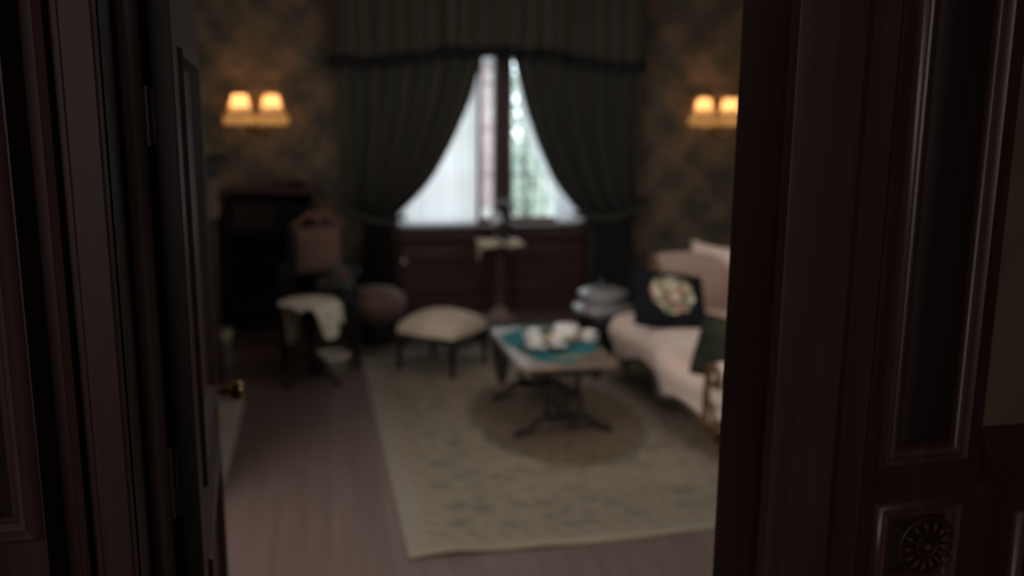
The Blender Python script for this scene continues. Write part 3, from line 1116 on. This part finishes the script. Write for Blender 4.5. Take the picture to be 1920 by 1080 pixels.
prism_axis(b, [(-.064, .05), (.064, .05), (.058, .075), (.03, .088), (-.03, .088), (-.058, .075)], -.094, .094, 'X')
link('casket_lid', b, M['leather_red'], j, smooth=30)
j = thing('wooden_bowl', 'shallow dark bowl beside the casket on top of bookcase', 'bowl', (-.17, 7.30, 1.085))
b = B()
lathe(b, [(.03, 0), (.035, .008), (.06, .025), (.085, .05), (.088, .053), (.08, .052), (.055, .03), (.0, .014)], 24)
link('bowl_shell', b, M['leather_red'], j, smooth=60)
b = B()
lathe(b, [(.034, 0), (.036, .005), (.034, .009)], 24)
link('foot_ring', b, M['leather_red'], j)

# ------------------------------------------------------------------ armchair with rose back
ac = thing('armchair', 'dark wooden armchair with carved crest and rose upholstered back', 'chair', (-.02, 6.22, 0))
b = B()
for s in (-1, 1):
    tube(b, [(s * .20, .26, 0), (s * .20, .24, .40), (s * .195, .28, .60), (s * .185, .33, .90)], [.018, .02, .02, .018], 10)
link('rear_post', b, M['ebony'], ac)
for s in (-1, 1):
    b = B()
    lathe(b, [(.016, 0), (.02, .02), (.013, .05), (.022, .16), (.024, .24), (.016, .29), (.026, .33), (.026, .42), (.018, .45), (.024, .50), (.014, .55), (.02, .61), (0, .62)], 14, (s * .235, -.245, 0))
    link('front_leg', b, M['ebony'], ac, smooth=50)
    b = B()
    tube(b, bez((s * .235, -.27, .63), (s * .26, -.1, .655), (s * .21, .12, .66), (s * .195, .28, .63)), [.02, .024, .024, .022, .02, .018, .018, .018, .018, .018, .016], 10)
    link('armrest', b, M['ebony'], ac)
b = B()
box(b, -.235, .235, -.25, .26, .34, .40)
link('seat_rail', b, M['ebony'], ac, smooth=0, bevel=.006)
b = B()
pillow(b, .47, .50, .10)
link('seat', b, M['fringe_dark'], ac, loc=(0, 0, .41), subsurf=1)
b = B()
pillow(b, .33, .34, .08, pinch=.02)
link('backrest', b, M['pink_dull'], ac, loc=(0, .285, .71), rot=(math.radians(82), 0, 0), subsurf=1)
b = B()
tube(b, bez((-.185, .31, .88), (-.1, .315, .90), (-.07, .32, .985), (0, .32, .955), 8) + bez((0, .32, .955), (.07, .32, .985), (.1, .315, .90), (.185, .31, .88), 8)[1:], [.018] * 5 + [.024] * 7 + [.018] * 5, 10)
ball(b, (0, .31, .915), .034, 12, 1.1)
link('crest_rail', b, M['chair_wood'], ac, smooth=60)
b = B()
tube(b, [(-.185, .30, .535), (.185, .30, .535)], .016, 8)
link('back_rail', b, M['ebony'], ac)
b = B()
tube(b, [(-.225, -.235, .12), (.225, -.235, .12)], .01, 8)
tube(b, [(-.215, .01, .12), (.215, .01, .12)], .01, 8)
link('stretcher', b, M['ebony'], ac)

cu = thing('tapestry_cushion', 'grey green tapestry cushion with rose motif in dark armchair seat corner', 'cushion', (.135, 6.26, .555), 0)
b = B()
pillow(b, .20, .20, .09)
link('cushion_cover', b, M['tapestry'], cu, rot=(math.radians(62), 0, math.radians(-12)), subsurf=1)
b = B()
lathe(b, [(0, .0), (.026, .002), (.03, .006), (.018, .012), (.01, .008), (0, .012)], 14, wave=lambda a, z: 1 + .15 * math.cos(5 * a))
link('rose_motif', b, M['rose'], cu, loc=(.012, -.045, .032), rot=(math.radians(62), 0, math.radians(-12)))

# ------------------------------------------------------------------ pouf
pf = thing('pouf', 'round dusty rose pouf on the floor beside dark armchair', 'footstool', (.385, 6.62, 0))
b = B()
lathe(b, [(.13, .03), (.145, .035), (.15, .15), (.14, .17)], 28)
link('base', b, M['ebony'], pf, smooth=40)
b = B()
lathe(b, [(.12, .165), (.15, .19), (.195, .25), (.215, .31), (.190, .365), (.13, .40), (.07, .415), (0, .42)], 32, wave=lambda a, z: 1 + .015 * math.cos(10 * a))
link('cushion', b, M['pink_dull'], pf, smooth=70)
b = B()
ball(b, (0, 0, .42), .014, 10, .5)
link('button', b, M['pink_dull'], pf)
for k in range(4):
    a = PI / 4 + k * PI / 2
    b = B()
    lathe(b, [(.014, 0), (.02, .012), (.016, .03)], 10, (.11 * math.cos(a), .11 * math.sin(a), 0))
    link('foot', b, M['ebony'], pf)

# ------------------------------------------------------------------ tripod table and its cloth
tt = thing('tripod_table', 'small dark tripod table standing left of the armchair front', 'table', (-.085, 5.72, 0))
b = B()
lathe(b, [(0, .482), (.165, .482), (.175, .487), (.175, .497), (.165, .502), (.0, .500)], 36)
link('tabletop', b, M['ebony'], tt, smooth=40)
b = B()
lathe(b, [(.0, .12), (.02, .12), (.03, .14), (.022, .17), (.018, .22), (.034, .29), (.036, .33), (.018, .39), (.024, .42), (.016, .45), (.05, .482)], 18)
link('column', b, M['ebony'], tt, smooth=50)
for a in (225, 318, 90):
    b = B()
    r_ = math.radians(a)
    e = .20
    d = Vector((math.cos(r_), math.sin(r_), 0))
    tube(b, [d * .015 + Vector((0, 0, .17)), d * .07 + Vector((0, 0, .165)), d * .12 + Vector((0, 0, .11)), d * .165 + Vector((0, 0, .05)), d * .205 + Vector((0, 0, .02)), d * .23 + Vector((0, 0, .016))],
         [.018, .02, .017, .014, .014, .016], 10)
    link('leg', b, M['ebony'], tt, smooth=60)


def draped(name, label, loc, top, flaps, mat, z_over=.003, seed=1, sq=False, cat='tablecloth', nseg=96):
    """cloth over a table top: polar sheet whose rim hangs where flaps = [(angle_deg, width_deg, length)] say"""
    o_t = B()

    def reach(a):
        if sq:
            return top / max(abs(math.cos(a)), abs(math.sin(a)))
        return top

    def P(u, q):
        a = u * 2 * PI
        R = reach(a) * 1.02
        ext = .0
        for fa, fw, fl in flaps:
            dd = (math.degrees(a) - fa + 180) % 360 - 180
            ext = max(ext, fl * math.exp(-(dd / fw) ** 4))
        ext += .012 + .008 * math.sin(7 * a + seed)
        tot = R + ext
        s = q * tot
        if s <= R:
            return (s * math.cos(a), s * math.sin(a), z_over + .004 * math.sin(3 * a + seed) ** 2 * (s / R) + .0025 * math.sin(s * 90) * math.sin(9 * a))
        h = s - R
        rr = R + .018 * min(1, h / .03) + .014 * math.sin(11 * a + seed) * min(1, h / .1)
        return (rr * math.cos(a), rr * math.sin(a), z_over - h + .008 * math.exp(-h / .02))
    grid(o_t, P, nseg, 40, True)
    bmesh.ops.remove_doubles(o_t, verts=o_t.verts[:], dist=1e-5)
    o = link(name, o_t, mat, loc=loc, smooth=80)
    return tag(o, label, cat)


draped('lace_cloth', 'cream lace cloth draped over the small tripod table', (-.085, 5.72, .503), .176, [(-48, 26, .19), (2, 24, .12), (128, 20, .30)], M['cloth_pale'], seed=2)

# ------------------------------------------------------------------ basket
bk = thing('wicker_basket', 'low pale wicker basket on the floor under the armchair front', 'basket', (.045, 5.86, 0))
b = B()
lathe(b, [(0, .003), (.075, 0), (.085, .01), (.098, .10), (.103, .115), (.098, .118), (.088, .10), (.078, .02), (0, .014)], 40, wave=lambda a, z: 1 + .012 * math.cos(20 * a))
link('basket_body', b, M['wicker'], bk, smooth=50)
b = B()
rr = [(.102 * math.cos(t), .102 * math.sin(t), .122) for t in [2 * PI * k / 40 for k in range(41)]]
tube(b, rr, .011, 8)
link('rim', b, M['cloth_pale'], bk, smooth=60)

# ------------------------------------------------------------------ footstool
fs = thing('footstool', 'square footstool with domed beige cushion on dark turned legs', 'footstool', (.768, 5.86, .011), math.radians(50))
hs = .205
for sx in (-1, 1):
    for sy in (-1, 1):
        b = B()
        lathe(b, [(.012, 0), (.018, .012), (.016, .05), (.02, .12), (.024, .17), (.018, .19), (.028, .205), (.028, .25)], 14, (sx * hs, sy * hs, 0))
        link('leg', b, M['ebony'], fs, smooth=50)
b = B()
for s in (-1, 1):
    box(b, -hs, hs, s * hs - .014, s * hs + .014, .205, .255)
    box(b, s * hs - .014, s * hs + .014, -hs, hs, .205, .255)
for k in range(9):
    q = -hs + .05 + (2 * hs - .1) * k / 8
    for s in (-1, 1):
        tube(b, [(q, s * hs, .21), (q, s * hs, .165)], .005, 6)
        tube(b, [(s * hs, q, .21), (s * hs, q, .165)], .005, 6)
for s in (-1, 1):
    tube(b, [(-hs, s * hs, .163), (hs, s * hs, .163)], .008, 8)
    tube(b, [(s * hs, -hs, .163), (s * hs, hs, .163)], .008, 8)
link('apron', b, M['ebony'], fs, smooth=30)
b = B()


def SP(u, q):
    x, y = 2 * u - 1, 2 * q - 1
    k = .222
    ed = (1 - abs(x) ** 9) * (1 - abs(y) ** 9)
    dome = (1 - x * x) * (1 - y * y)
    return (x * k * (1 + .06 * (1 - y * y) ** 2), y * k * (1 + .06 * (1 - x * x) ** 2), .255 + .075 * max(0, ed) ** .35 + .058 * dome)


grid(b, SP, 40, 40)
grid(b, lambda u, q: (SP(u, q)[0], SP(u, q)[1], .252), 40, 40)
bmesh.ops.remove_doubles(b, verts=b.verts[:], dist=.0055)
link('cushion', b, M['beige'], fs, smooth=80)

# ------------------------------------------------------------------ pedestal stand by the window
pd = thing('pedestal_stand', 'tall slim wooden pedestal stand in front of window apron', 'plant stand', (1.42, 7.22, 0))
b = B()
lathe(b, [(.0, 0), (.15, 0), (.155, .012), (.14, .025), (.09, .05), (.05, .085), (.035, .11), (.0, .11)], 28)
link('base', b, M['table_top'], pd, smooth=40)
b = B()
lathe(b, [(.03, .10), (.036, .13), (.024, .16), (.027, .30), (.032, .40), (.026, .50), (.022, .56), (.036, .58), (.06, .605)], 20)
link('column', b, M['walnut'], pd, smooth=50)
b = B()
box(b, -.165, .165, -.15, .15, .603, .628)
link('stand_top', b, M['walnut'], pd, smooth=0, bevel=.006)
draped('linen_cloth', 'tan linen cloth on the pedestal with corner hanging at left', (1.42, 7.22, .629), .168, [(205, 17, .16)], M['cloth_tan'], seed=4, sq=True)

# bust / figurine with lamp globe
st = thing('bronze_bust', 'dark bronze bust on the clothed pedestal before the window', 'statuette', (1.45, 7.23, .638))
b = B()
lathe(b, [(.0, 0), (.055, 0), (.058, .01), (.045, .022), (.028, .04), (.026, .05), (.04, .06), (0, .06)], 24)
link('socle', b, M['lacquer'], st, smooth=50)
b = B()
secs = [(.03, .05, .035), (.055, .075, .05), (.085, .092, .055), (.115, .088, .05), (.138, .055, .042), (.155, .033, .034), (.175, .030, .033), (.192, .036, .042), (.215, .044, .052), (.245, .048, .058), (.275, .046, .056), (.30, .034, .042), (.315, .012, .016)]
rings = []
for z, a_, c_ in secs:
    z += .02
    off = -.012 if z > .2 else 0
    rings.append([b.verts.new((a_ * math.cos(t), off + c_ * math.sin(t), z)) for t in [2 * PI * k / 20 for k in range(20)]])
for r0, r1 in zip(rings, rings[1:]):
    for k in range(20):
        b.faces.new((r0[k], r0[(k + 1) % 20], r1[(k + 1) % 20], r1[k]))
b.faces.new(rings[0][::-1])
b.faces.new(rings[-1])
ball(b, (0, -.072, .258), .010, 8, 1.5)
for s in (-1, 1):
    ball(b, (s * .047, -.008, .255), .010, 8, 1.5)
link('figure', b, M['bronze'], st, smooth=70)
b = B()
lathe(b, [(.05, .27), (.058, .285), (.05, .315), (.03, .335), (.0, .34)], 20, (0, .002, .0), wave=lambda a, z: 1 + .06 * math.cos(9 * a))
link('hair', b, M['bronze'], st, smooth=70)
gl = thing('glass_lamp', 'small white glass globe lamp beside the bronze bust', 'lamp', (1.365, 7.13, .636))
b = B()
lathe(b, [(0, 0), (.03, 0), (.032, .006), (.012, .016), (.009, .06), (.016, .10), (.012, .14), (.018, .165), (0, .17)], 18)
link('lamp_stem', b, M['brass'], gl, smooth=50)
b = B()
ball(b, (0, 0, .205), .052, 20)
link('globe', b, M['globe'] if 'globe' in M else M.setdefault('globe', m_translucent('white_opal_glass', (.97, .97, 1.0), .85)), gl, smooth=80)
dsh = thing('china_dish', 'tiny white china dish at front edge of the pedestal cloth', 'dish', (1.40, 7.10, .634))
b = B()
lathe(b, [(0, .003), (.018, 0), (.02, .004), (.034, .022), (.036, .024), (.032, .023), (.018, .008), (0, .007)], 24)
link('dish_bowl', b, M['china'], dsh, smooth=60)

# ------------------------------------------------------------------ coffee table
CX, CY = 1.222, 4.765
ct = thing('coffee_table', 'low drop leaf coffee table with lyre ends on rug', 'table', (CX, CY, .010))
zt = .41
b = B()
hx, hy = .262, .445
poly = []
for (sx, sy, a0) in ((1, 1, 0), (-1, 1, 90), (-1, -1, 180), (1, -1, 270)):
    for k in range(5):
        a = math.radians(a0 + 90 * k / 4)
        poly.append((sx * (hx - .05) + .05 * math.cos(a), sy * (hy - .05) + .05 * math.sin(a)))
prism_z(b, poly, zt - .022, zt)
link('tabletop', b, M['table_top'], ct, smooth=0, bevel=.006)
for s in (-1, 1):
    b = B()
    pts = [(-.17, zt - .016), (-.15, zt - .08), (-.07, zt - .18), (.03, zt - .225), (.13, zt - .215), (.22, zt - .15), (.29, zt - .07), (.31, zt - .016)]
    prism_axis(b, pts, s * (hx + .001), s * (hx + .015), 'X')
    link('drop_leaf', b, M['ebony'], ct, smooth=0, bevel=.003)
b = B()
box(b, -.19, .19, -.37, .37, zt - .075, zt - .022)
link('apron', b, M['walnut'], ct, smooth=0, bevel=.004)
for yy in (-.30, .33):
    b = B()
    for s in (-1, 1):
        tube(b, bez((s * .03, yy, .10), (s * .17, yy, .12), (s * .02, yy, .22), (s * .095, yy, zt - .06), 16), .015, 8)
    for x in (-.032, 0, .032):
        tube(b, [(x, yy, .115), (x, yy, zt - .06)], .005, 6)
    box(b, -.085, .085, yy - .022, yy + .022, .070, .112)
    link('lyre', b, M['ebony'], ct, smooth=50)
    for s in (-1, 1):
        b = B()
        tube(b, bez((s * .04, yy, .092), (s * .14, yy, .13), (s * .15, yy, .02), (s * .25, yy - .015, .019), 12), [.02] * 4 + [.019] * 5 + [.016] * 3 + [.018], 10)
        lathe(b, [(.010, 0), (.017, .004), (.018, .014), (.012, .024)], 12, (s * .25, yy - .015, 0))
        link('leg', b, M['ebony'], ct, smooth=50)
b = B()
tube(b, [(0, -.30, .09), (0, -.12, .098), (0, .1, .098), (0, .33, .09)], [.012, .018, .018, .012], 10)
link('stretcher', b, M['ebony'], ct)

zt2 = .010 + zt + .0012
b = B()
tp = [(-.245, .06), (-.245, .22), (-.04, .435), (.16, .435), (.25, .28), (.25, -.12), (.02, -.405), (-.13, -.33)]
prism_z(b, [(x, y) for x, y in tp], 0, .003)
bmesh.ops.subdivide_edges(b, edges=b.edges[:], cuts=2)
tc = tag(link('table_cover', b, M['teal'], loc=(CX, CY, zt2), smooth=0), 'teal cloth lying flat on the low coffee table top', 'tablecloth')
for (x0_, y0_) in ((.05, -.29), (.06, .35)):
    b = B()
    lathe(b, [(.0, .0033), (.13, .0033), (.0, .0040)], 48, (x0_, y0_, 0), sy=.45, wave=lambda a, z: .8 + .2 * math.cos(9 * a))
    link('embroidery', b, M['wicker'], tc, smooth=0)
zc = zt2 + .0045


def saucer(b):
    lathe(b, [(0, .002), (.026, 0), (.028, .003), (.052, .012), (.055, .015), (.05, .0145), (.026, .006), (0, .005)], 28)


def teacup(label, x, y, rz, mat=None, z=0):
    t = thing('teacup', label, 'cup', (x, y, zc + z), rz, 'teacups on the coffee table')
    mat = mat or M['china']
    b = B()
    saucer(b)
    link('saucer', b, mat, t, smooth=60)
    b = B()
    lathe(b, [(0, .008), (.018, .006), (.020, .010), (.033, .028), (.040, .055), (.041, .057), (.037, .054), (.030, .03), (.016, .013), (0, .012)], 28)
    cup = link('cup', b, mat, t, smooth=60)
    b = B()
    tube(b, bez((.038, 0, .050), (.068, 0, .055), (.060, 0, .018), (.028, 0, .022)), .0035, 8)
    link('handle', b, mat, cup, smooth=60)
    return t


tr = thing('serving_tray', 'small dark oval tray at the front of teal tablecloth', 'tray', (1.175, 4.655, zc))
b = B()
lathe(b, [(0, 0), (.118, 0), (.123, .004), (.130, .012), (.132, .012), (.122, .002), (0, .004)], 36, sy=.72)
link('tray_dish', b, M['tray'], tr, smooth=60)
for s in (-1, 1):
    b = B()
    tube(b, bez((s * .127, -.03, .010), (s * .16, -.03, .018), (s * .16, .03, .018), (s * .127, .03, .010)), .004, 8)
    link('handle', b, M['tray'], tr)
teacup('white teacup standing on left half of dark oval tray', 1.116, 4.655, 2.6, z=.006)
teacup('white teacup standing on right half of dark oval tray', 1.232, 4.665, .4, z=.006)
teacup('white teacup behind the tray on left side of teal cloth', 1.150, 4.865, 2.8)
teacup('white teacup at right end near the iced cake', 1.445, 4.78, .2)
ck = thing('iced_cake', 'large white iced cake on a brown board, back of table', 'cake', (1.348, 4.895, zc))
b = B()
lathe(b, [(0, 0), (.085, 0), (.09, .005), (.09, .018), (.0, .018)], 30)
link('cake_board', b, M['biscuit'], ck, smooth=40)
b = B()
lathe(b, [(.072, .018), (.074, .03), (.074, .058), (.066, .07), (.035, .076), (0, .078)], 30, wave=lambda a, z: 1 + .03 * math.sin(7 * a + z * 60))
link('icing', b, M['china'], ck, smooth=70)
pl_ = thing('biscuit_plate', 'white plate of golden biscuits left of the iced cake', 'plate', (1.235, 4.835, zc))
b = B()
lathe(b, [(0, .002), (.034, 0), (.036, .003), (.062, .010), (.065, .012), (.06, .012), (.034, .005), (0, .005)], 30)
link('plate_dish', b, M['china'], pl_, smooth=60)
BL = ['golden biscuit lying lowest at left on the biscuit plate', 'golden biscuit lying at right on the biscuit plate', 'golden biscuit lying at back on the biscuit plate', 'golden biscuit topping the biscuit pile']
for k, (dx, dy, dz) in enumerate(((-.024, -.010, .006), (.026, -.006, .006), (.0, .026, .006), (.002, .004, .020))):
    b = B()
    lathe(b, [(0, 0), (.022, 0), (.025, .004), (.022, .011), (.0, .014)], 16, wave=lambda a, z: 1 + .04 * math.sin(9 * a))
    o = link('biscuit', b, M['biscuit'], loc=(1.235 + dx, 4.835 + dy, zc + dz), smooth=50)
    tag(o, BL[k], 'biscuit', 'biscuits on the plate')

# ------------------------------------------------------------------ lidded round drum by the sofa
hm = thing('lidded_drum', 'round black lidded drum with painted grey reflection beside the sofa', 'container', (1.945, 6.10, 0))
b = B()
lathe(b, [(0, 0), (.165, 0), (.17, .01), (.178, .28), (.17, .30), (0, .30)], 36)
link('drum_body', b, M['lacquer'], hm, smooth=40)
b = B()
lathe(b, [(.17, .292), (.208, .296), (.216, .312), (.210, .330), (.17, .345), (.150, .348), (0, .348)], 36)
link('rim', b, M['lid'], hm, smooth=50)
b = B()
lathe(b, [(.150, .349), (.152, .395), (.175, .402), (.180, .418), (.172, .432), (.12, .452), (.06, .462), (0, .464)], 36)
link('lid', b, M['lid'], hm, smooth=50)
b = B()
lathe(b, [(.012, .462), (.010, .478), (.022, .488), (.024, .498), (.014, .508), (0, .510)], 18)
link('knob', b, M['lacquer'], hm, smooth=50)

# ------------------------------------------------------------------ sofa
so = thing('sofa', 'rose pink upholstered sofa with scrolled wooden frame at right wall', 'sofa', (2.25, 4.62, .010))
YN, YF = -.66, .80          # local near and far ends of the seat


def xfront(y):
    return -.44 + .045 * math.cos((y - YN) / (YF - YN) * 2 * PI * 1.5 + .3) - .02


def zbot(y):
    return .165 - .045 * math.cos((y - YN) / (YF - YN) * 2 * PI * 2 + .2)


b = B()


def SE(u, q):
    y = YN + (YF - YN) * q
    xf, zb = xfront(y), zbot(y)
    e = min(q, 1 - q) * (YF - YN)
    rnd_ = .06 * (1 - min(1, e / .08)) ** 2
    prof_ = [(.36, .14), (.36, .415), (.1, .435), (-.2, .44), (xf + .12, .435), (xf + .05, .418), (xf + .015, .385), (xf, .34), (xf + .012, .29), (xf + .035, .245), (xf + .04, .20), (xf + .045, zb), (xf + .09, zb - .005), (.0, .14)]
    n_ = len(prof_)
    k = u * n_
    i = int(k) % n_
    f_ = k - int(k)
    p0, p1 = prof_[i], prof_[(i + 1) % n_]
    x = p0[0] + (p1[0] - p0[0]) * f_
    z = p0[1] + (p1[1] - p0[1]) * f_
    if x < 0:
        x += rnd_
    if z > .3:
        z -= rnd_ * .6
    return (x, y, z)


V_ = grid(b, SE, 56, 60, True)
b.faces.new([c[0] for c in V_][::-1])
b.faces.new([c[-1] for c in V_])
link('seat', b, M['pink'], so, smooth=70)
b = B()
grid(b, lambda u, q: (xfront(YN + (YF - YN) * q) + .045 + .03 * math.sin(2 * PI * u), YN + (YF - YN) * q, zbot(YN + (YF - YN) * q) - .008 + .022 * math.cos(2 * PI * u)), 8, 60, True)
link('seat_rail', b, M['walnut'], so, smooth=60)
for (lx, ly) in ((-.36, YN + .05), (-.36, YF - .05), (.30, YN + .05), (.30, YF - .05)):
    b = B()
    tube(b, bez((lx, ly, .19), (lx - .06, ly, .13), (lx + .03, ly, .06), (lx - .02, ly, .012), 8), [.03, .03, .026, .022, .018, .015, .014, .016, .018], 10)
    lathe(b, [(.012, 0), (.02, .004), (.02, .014), (.012, .022)], 12, (lx - .02, ly, 0))
    link('leg', b, M['chair_wood'], so, smooth=60)
# back: along the wall side, curling forward at the far corner, with rolled crest
path = [(.40, YN - .08), (.40, -.3), (.40, .1), (.40, .45), (.39, .70), (.33, .86), (.22, .93), (.13, .95)]


def bpath(t):
    k = t * (len(path) - 1)
    i = min(int(k), len(path) - 2)
    f_ = k - i
    return Vector((path[i][0] + (path[i + 1][0] - path[i][0]) * f_, path[i][1] + (path[i + 1][1] - path[i][1]) * f_, 0))


b = B()


def BK(u, q):
    c = bpath(q)
    d = (bpath(min(1, q + .04)) - bpath(max(0, q - .04))).normalized()
    nrm = Vector((-d.y, d.x, 0))      # towards the seat
    top = .80 + .03 * math.sin(q * PI * 2.2)
    prof_ = [(.05, .30), (.045, .45), (.03, .60), (.025, top - .10), (.065, top - .07), (.075, top - .03), (.055, top + .02), (.0, top + .035), (-.05, top + .01), (-.065, top - .05), (-.06, .5), (-.05, .30)]
    n_ = len(prof_)
    k = u * n_
    i = int(k) % n_
    f_ = k - int(k)
    p0, p1 = prof_[i], prof_[(i + 1) % n_]
    a_, z_ = p0[0] + (p1[0] - p0[0]) * f_, p0[1] + (p1[1] - p0[1]) * f_
    return c + nrm * a_ + Vector((0, 0, z_))


V_ = grid(b, BK, 48, 56, True)
b.faces.new([c[0] for c in V_][::-1])
b.faces.new([c[-1] for c in V_])
link('backrest', b, M['pink'], so, smooth=70)


def sofa_arm(yc, sgn, top, x0, x1, mat):
    b_ = B()
    pr_ = [(-.06 * sgn, .30), (-.055 * sgn, .45), (-.03 * sgn, top - .15), (-.035 * sgn, top - .08), (-.02 * sgn, top - .02), (.03 * sgn, top), (.08 * sgn, top - .03), (.095 * sgn, top - .08), (.07 * sgn, top - .12), (.04 * sgn, top - .14), (.05 * sgn, .30)]
    n_ = 30

    def P(u, q):
        x = x0 + (x1 - x0) * q
        k = u * len(pr_)
        i = int(k) % len(pr_)
        f_ = k - int(k)
        p0, p1 = pr_[i], pr_[(i + 1) % len(pr_)]
        dz = -.055 * (1 - math.sin(PI * min(1, .25 + q * .75))) if p0[1] > .4 else 0
        return (x, yc + p0[0] + (p1[0] - p0[0]) * f_, p0[1] + (p1[1] - p0[1]) * f_ + dz)
    V2 = grid(b_, P, 44, 20, True)
    b_.faces.new([c[0] for c in V2][::-1])
    b_.faces.new([c[-1] for c in V2])
    arm = link('arm', b_, mat, so, smooth=70)
    b_ = B()
    # carved scroll facing on the front of the arm
    pts = [(x0 - .012, yc - .05 * sgn, .16), (x0 - .012, yc - .055 * sgn, .35), (x0 - .012, yc - .035 * sgn, top - .24), (x0 - .012, yc - .05 * sgn, top - .13), (x0 - .012, yc - .02 * sgn, top - .06)]
    for k in range(14):
        a = PI * .9 - k * .42
        r_ = .075 * (1 - k / 17)
        pts.append((x0 - .012, yc + sgn * (.035 + r_ * math.cos(a)), top - .095 + r_ * math.sin(a)))
    tube(b_, pts, .017, 8)
    link('scroll', b_, M['chair_wood'], arm, smooth=60)
    return arm


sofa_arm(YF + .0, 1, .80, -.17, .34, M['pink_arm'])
sofa_arm(YN - .0, -1, .52, -.42, .36, M['pink'])

# cushions on the sofa
c1 = thing('floral_cushion', 'black square cushion with cream flower bouquet on the pink sofa', 'cushion', (2.01, 5.02, .60), 0)
b = B()
pillow(b, .47, .42, .14, 18, .05)
link('cushion_cover', b, M['black_floral'], c1, rot=(math.radians(44), math.radians(8), math.radians(-5)), subsurf=1)
c1.location.z = .588
c2 = thing('green_cushion', 'olive green tapestry cushion at the near end of pink sofa', 'cushion', (1.93, 4.08, .535), math.radians(-62))
b = B()
pillow(b, .34, .34, .13, 16, .05)
link('cushion_cover', b, M['green_cushion'], c2, rot=(math.radians(68), 0, 0), subsurf=1)
b = B()
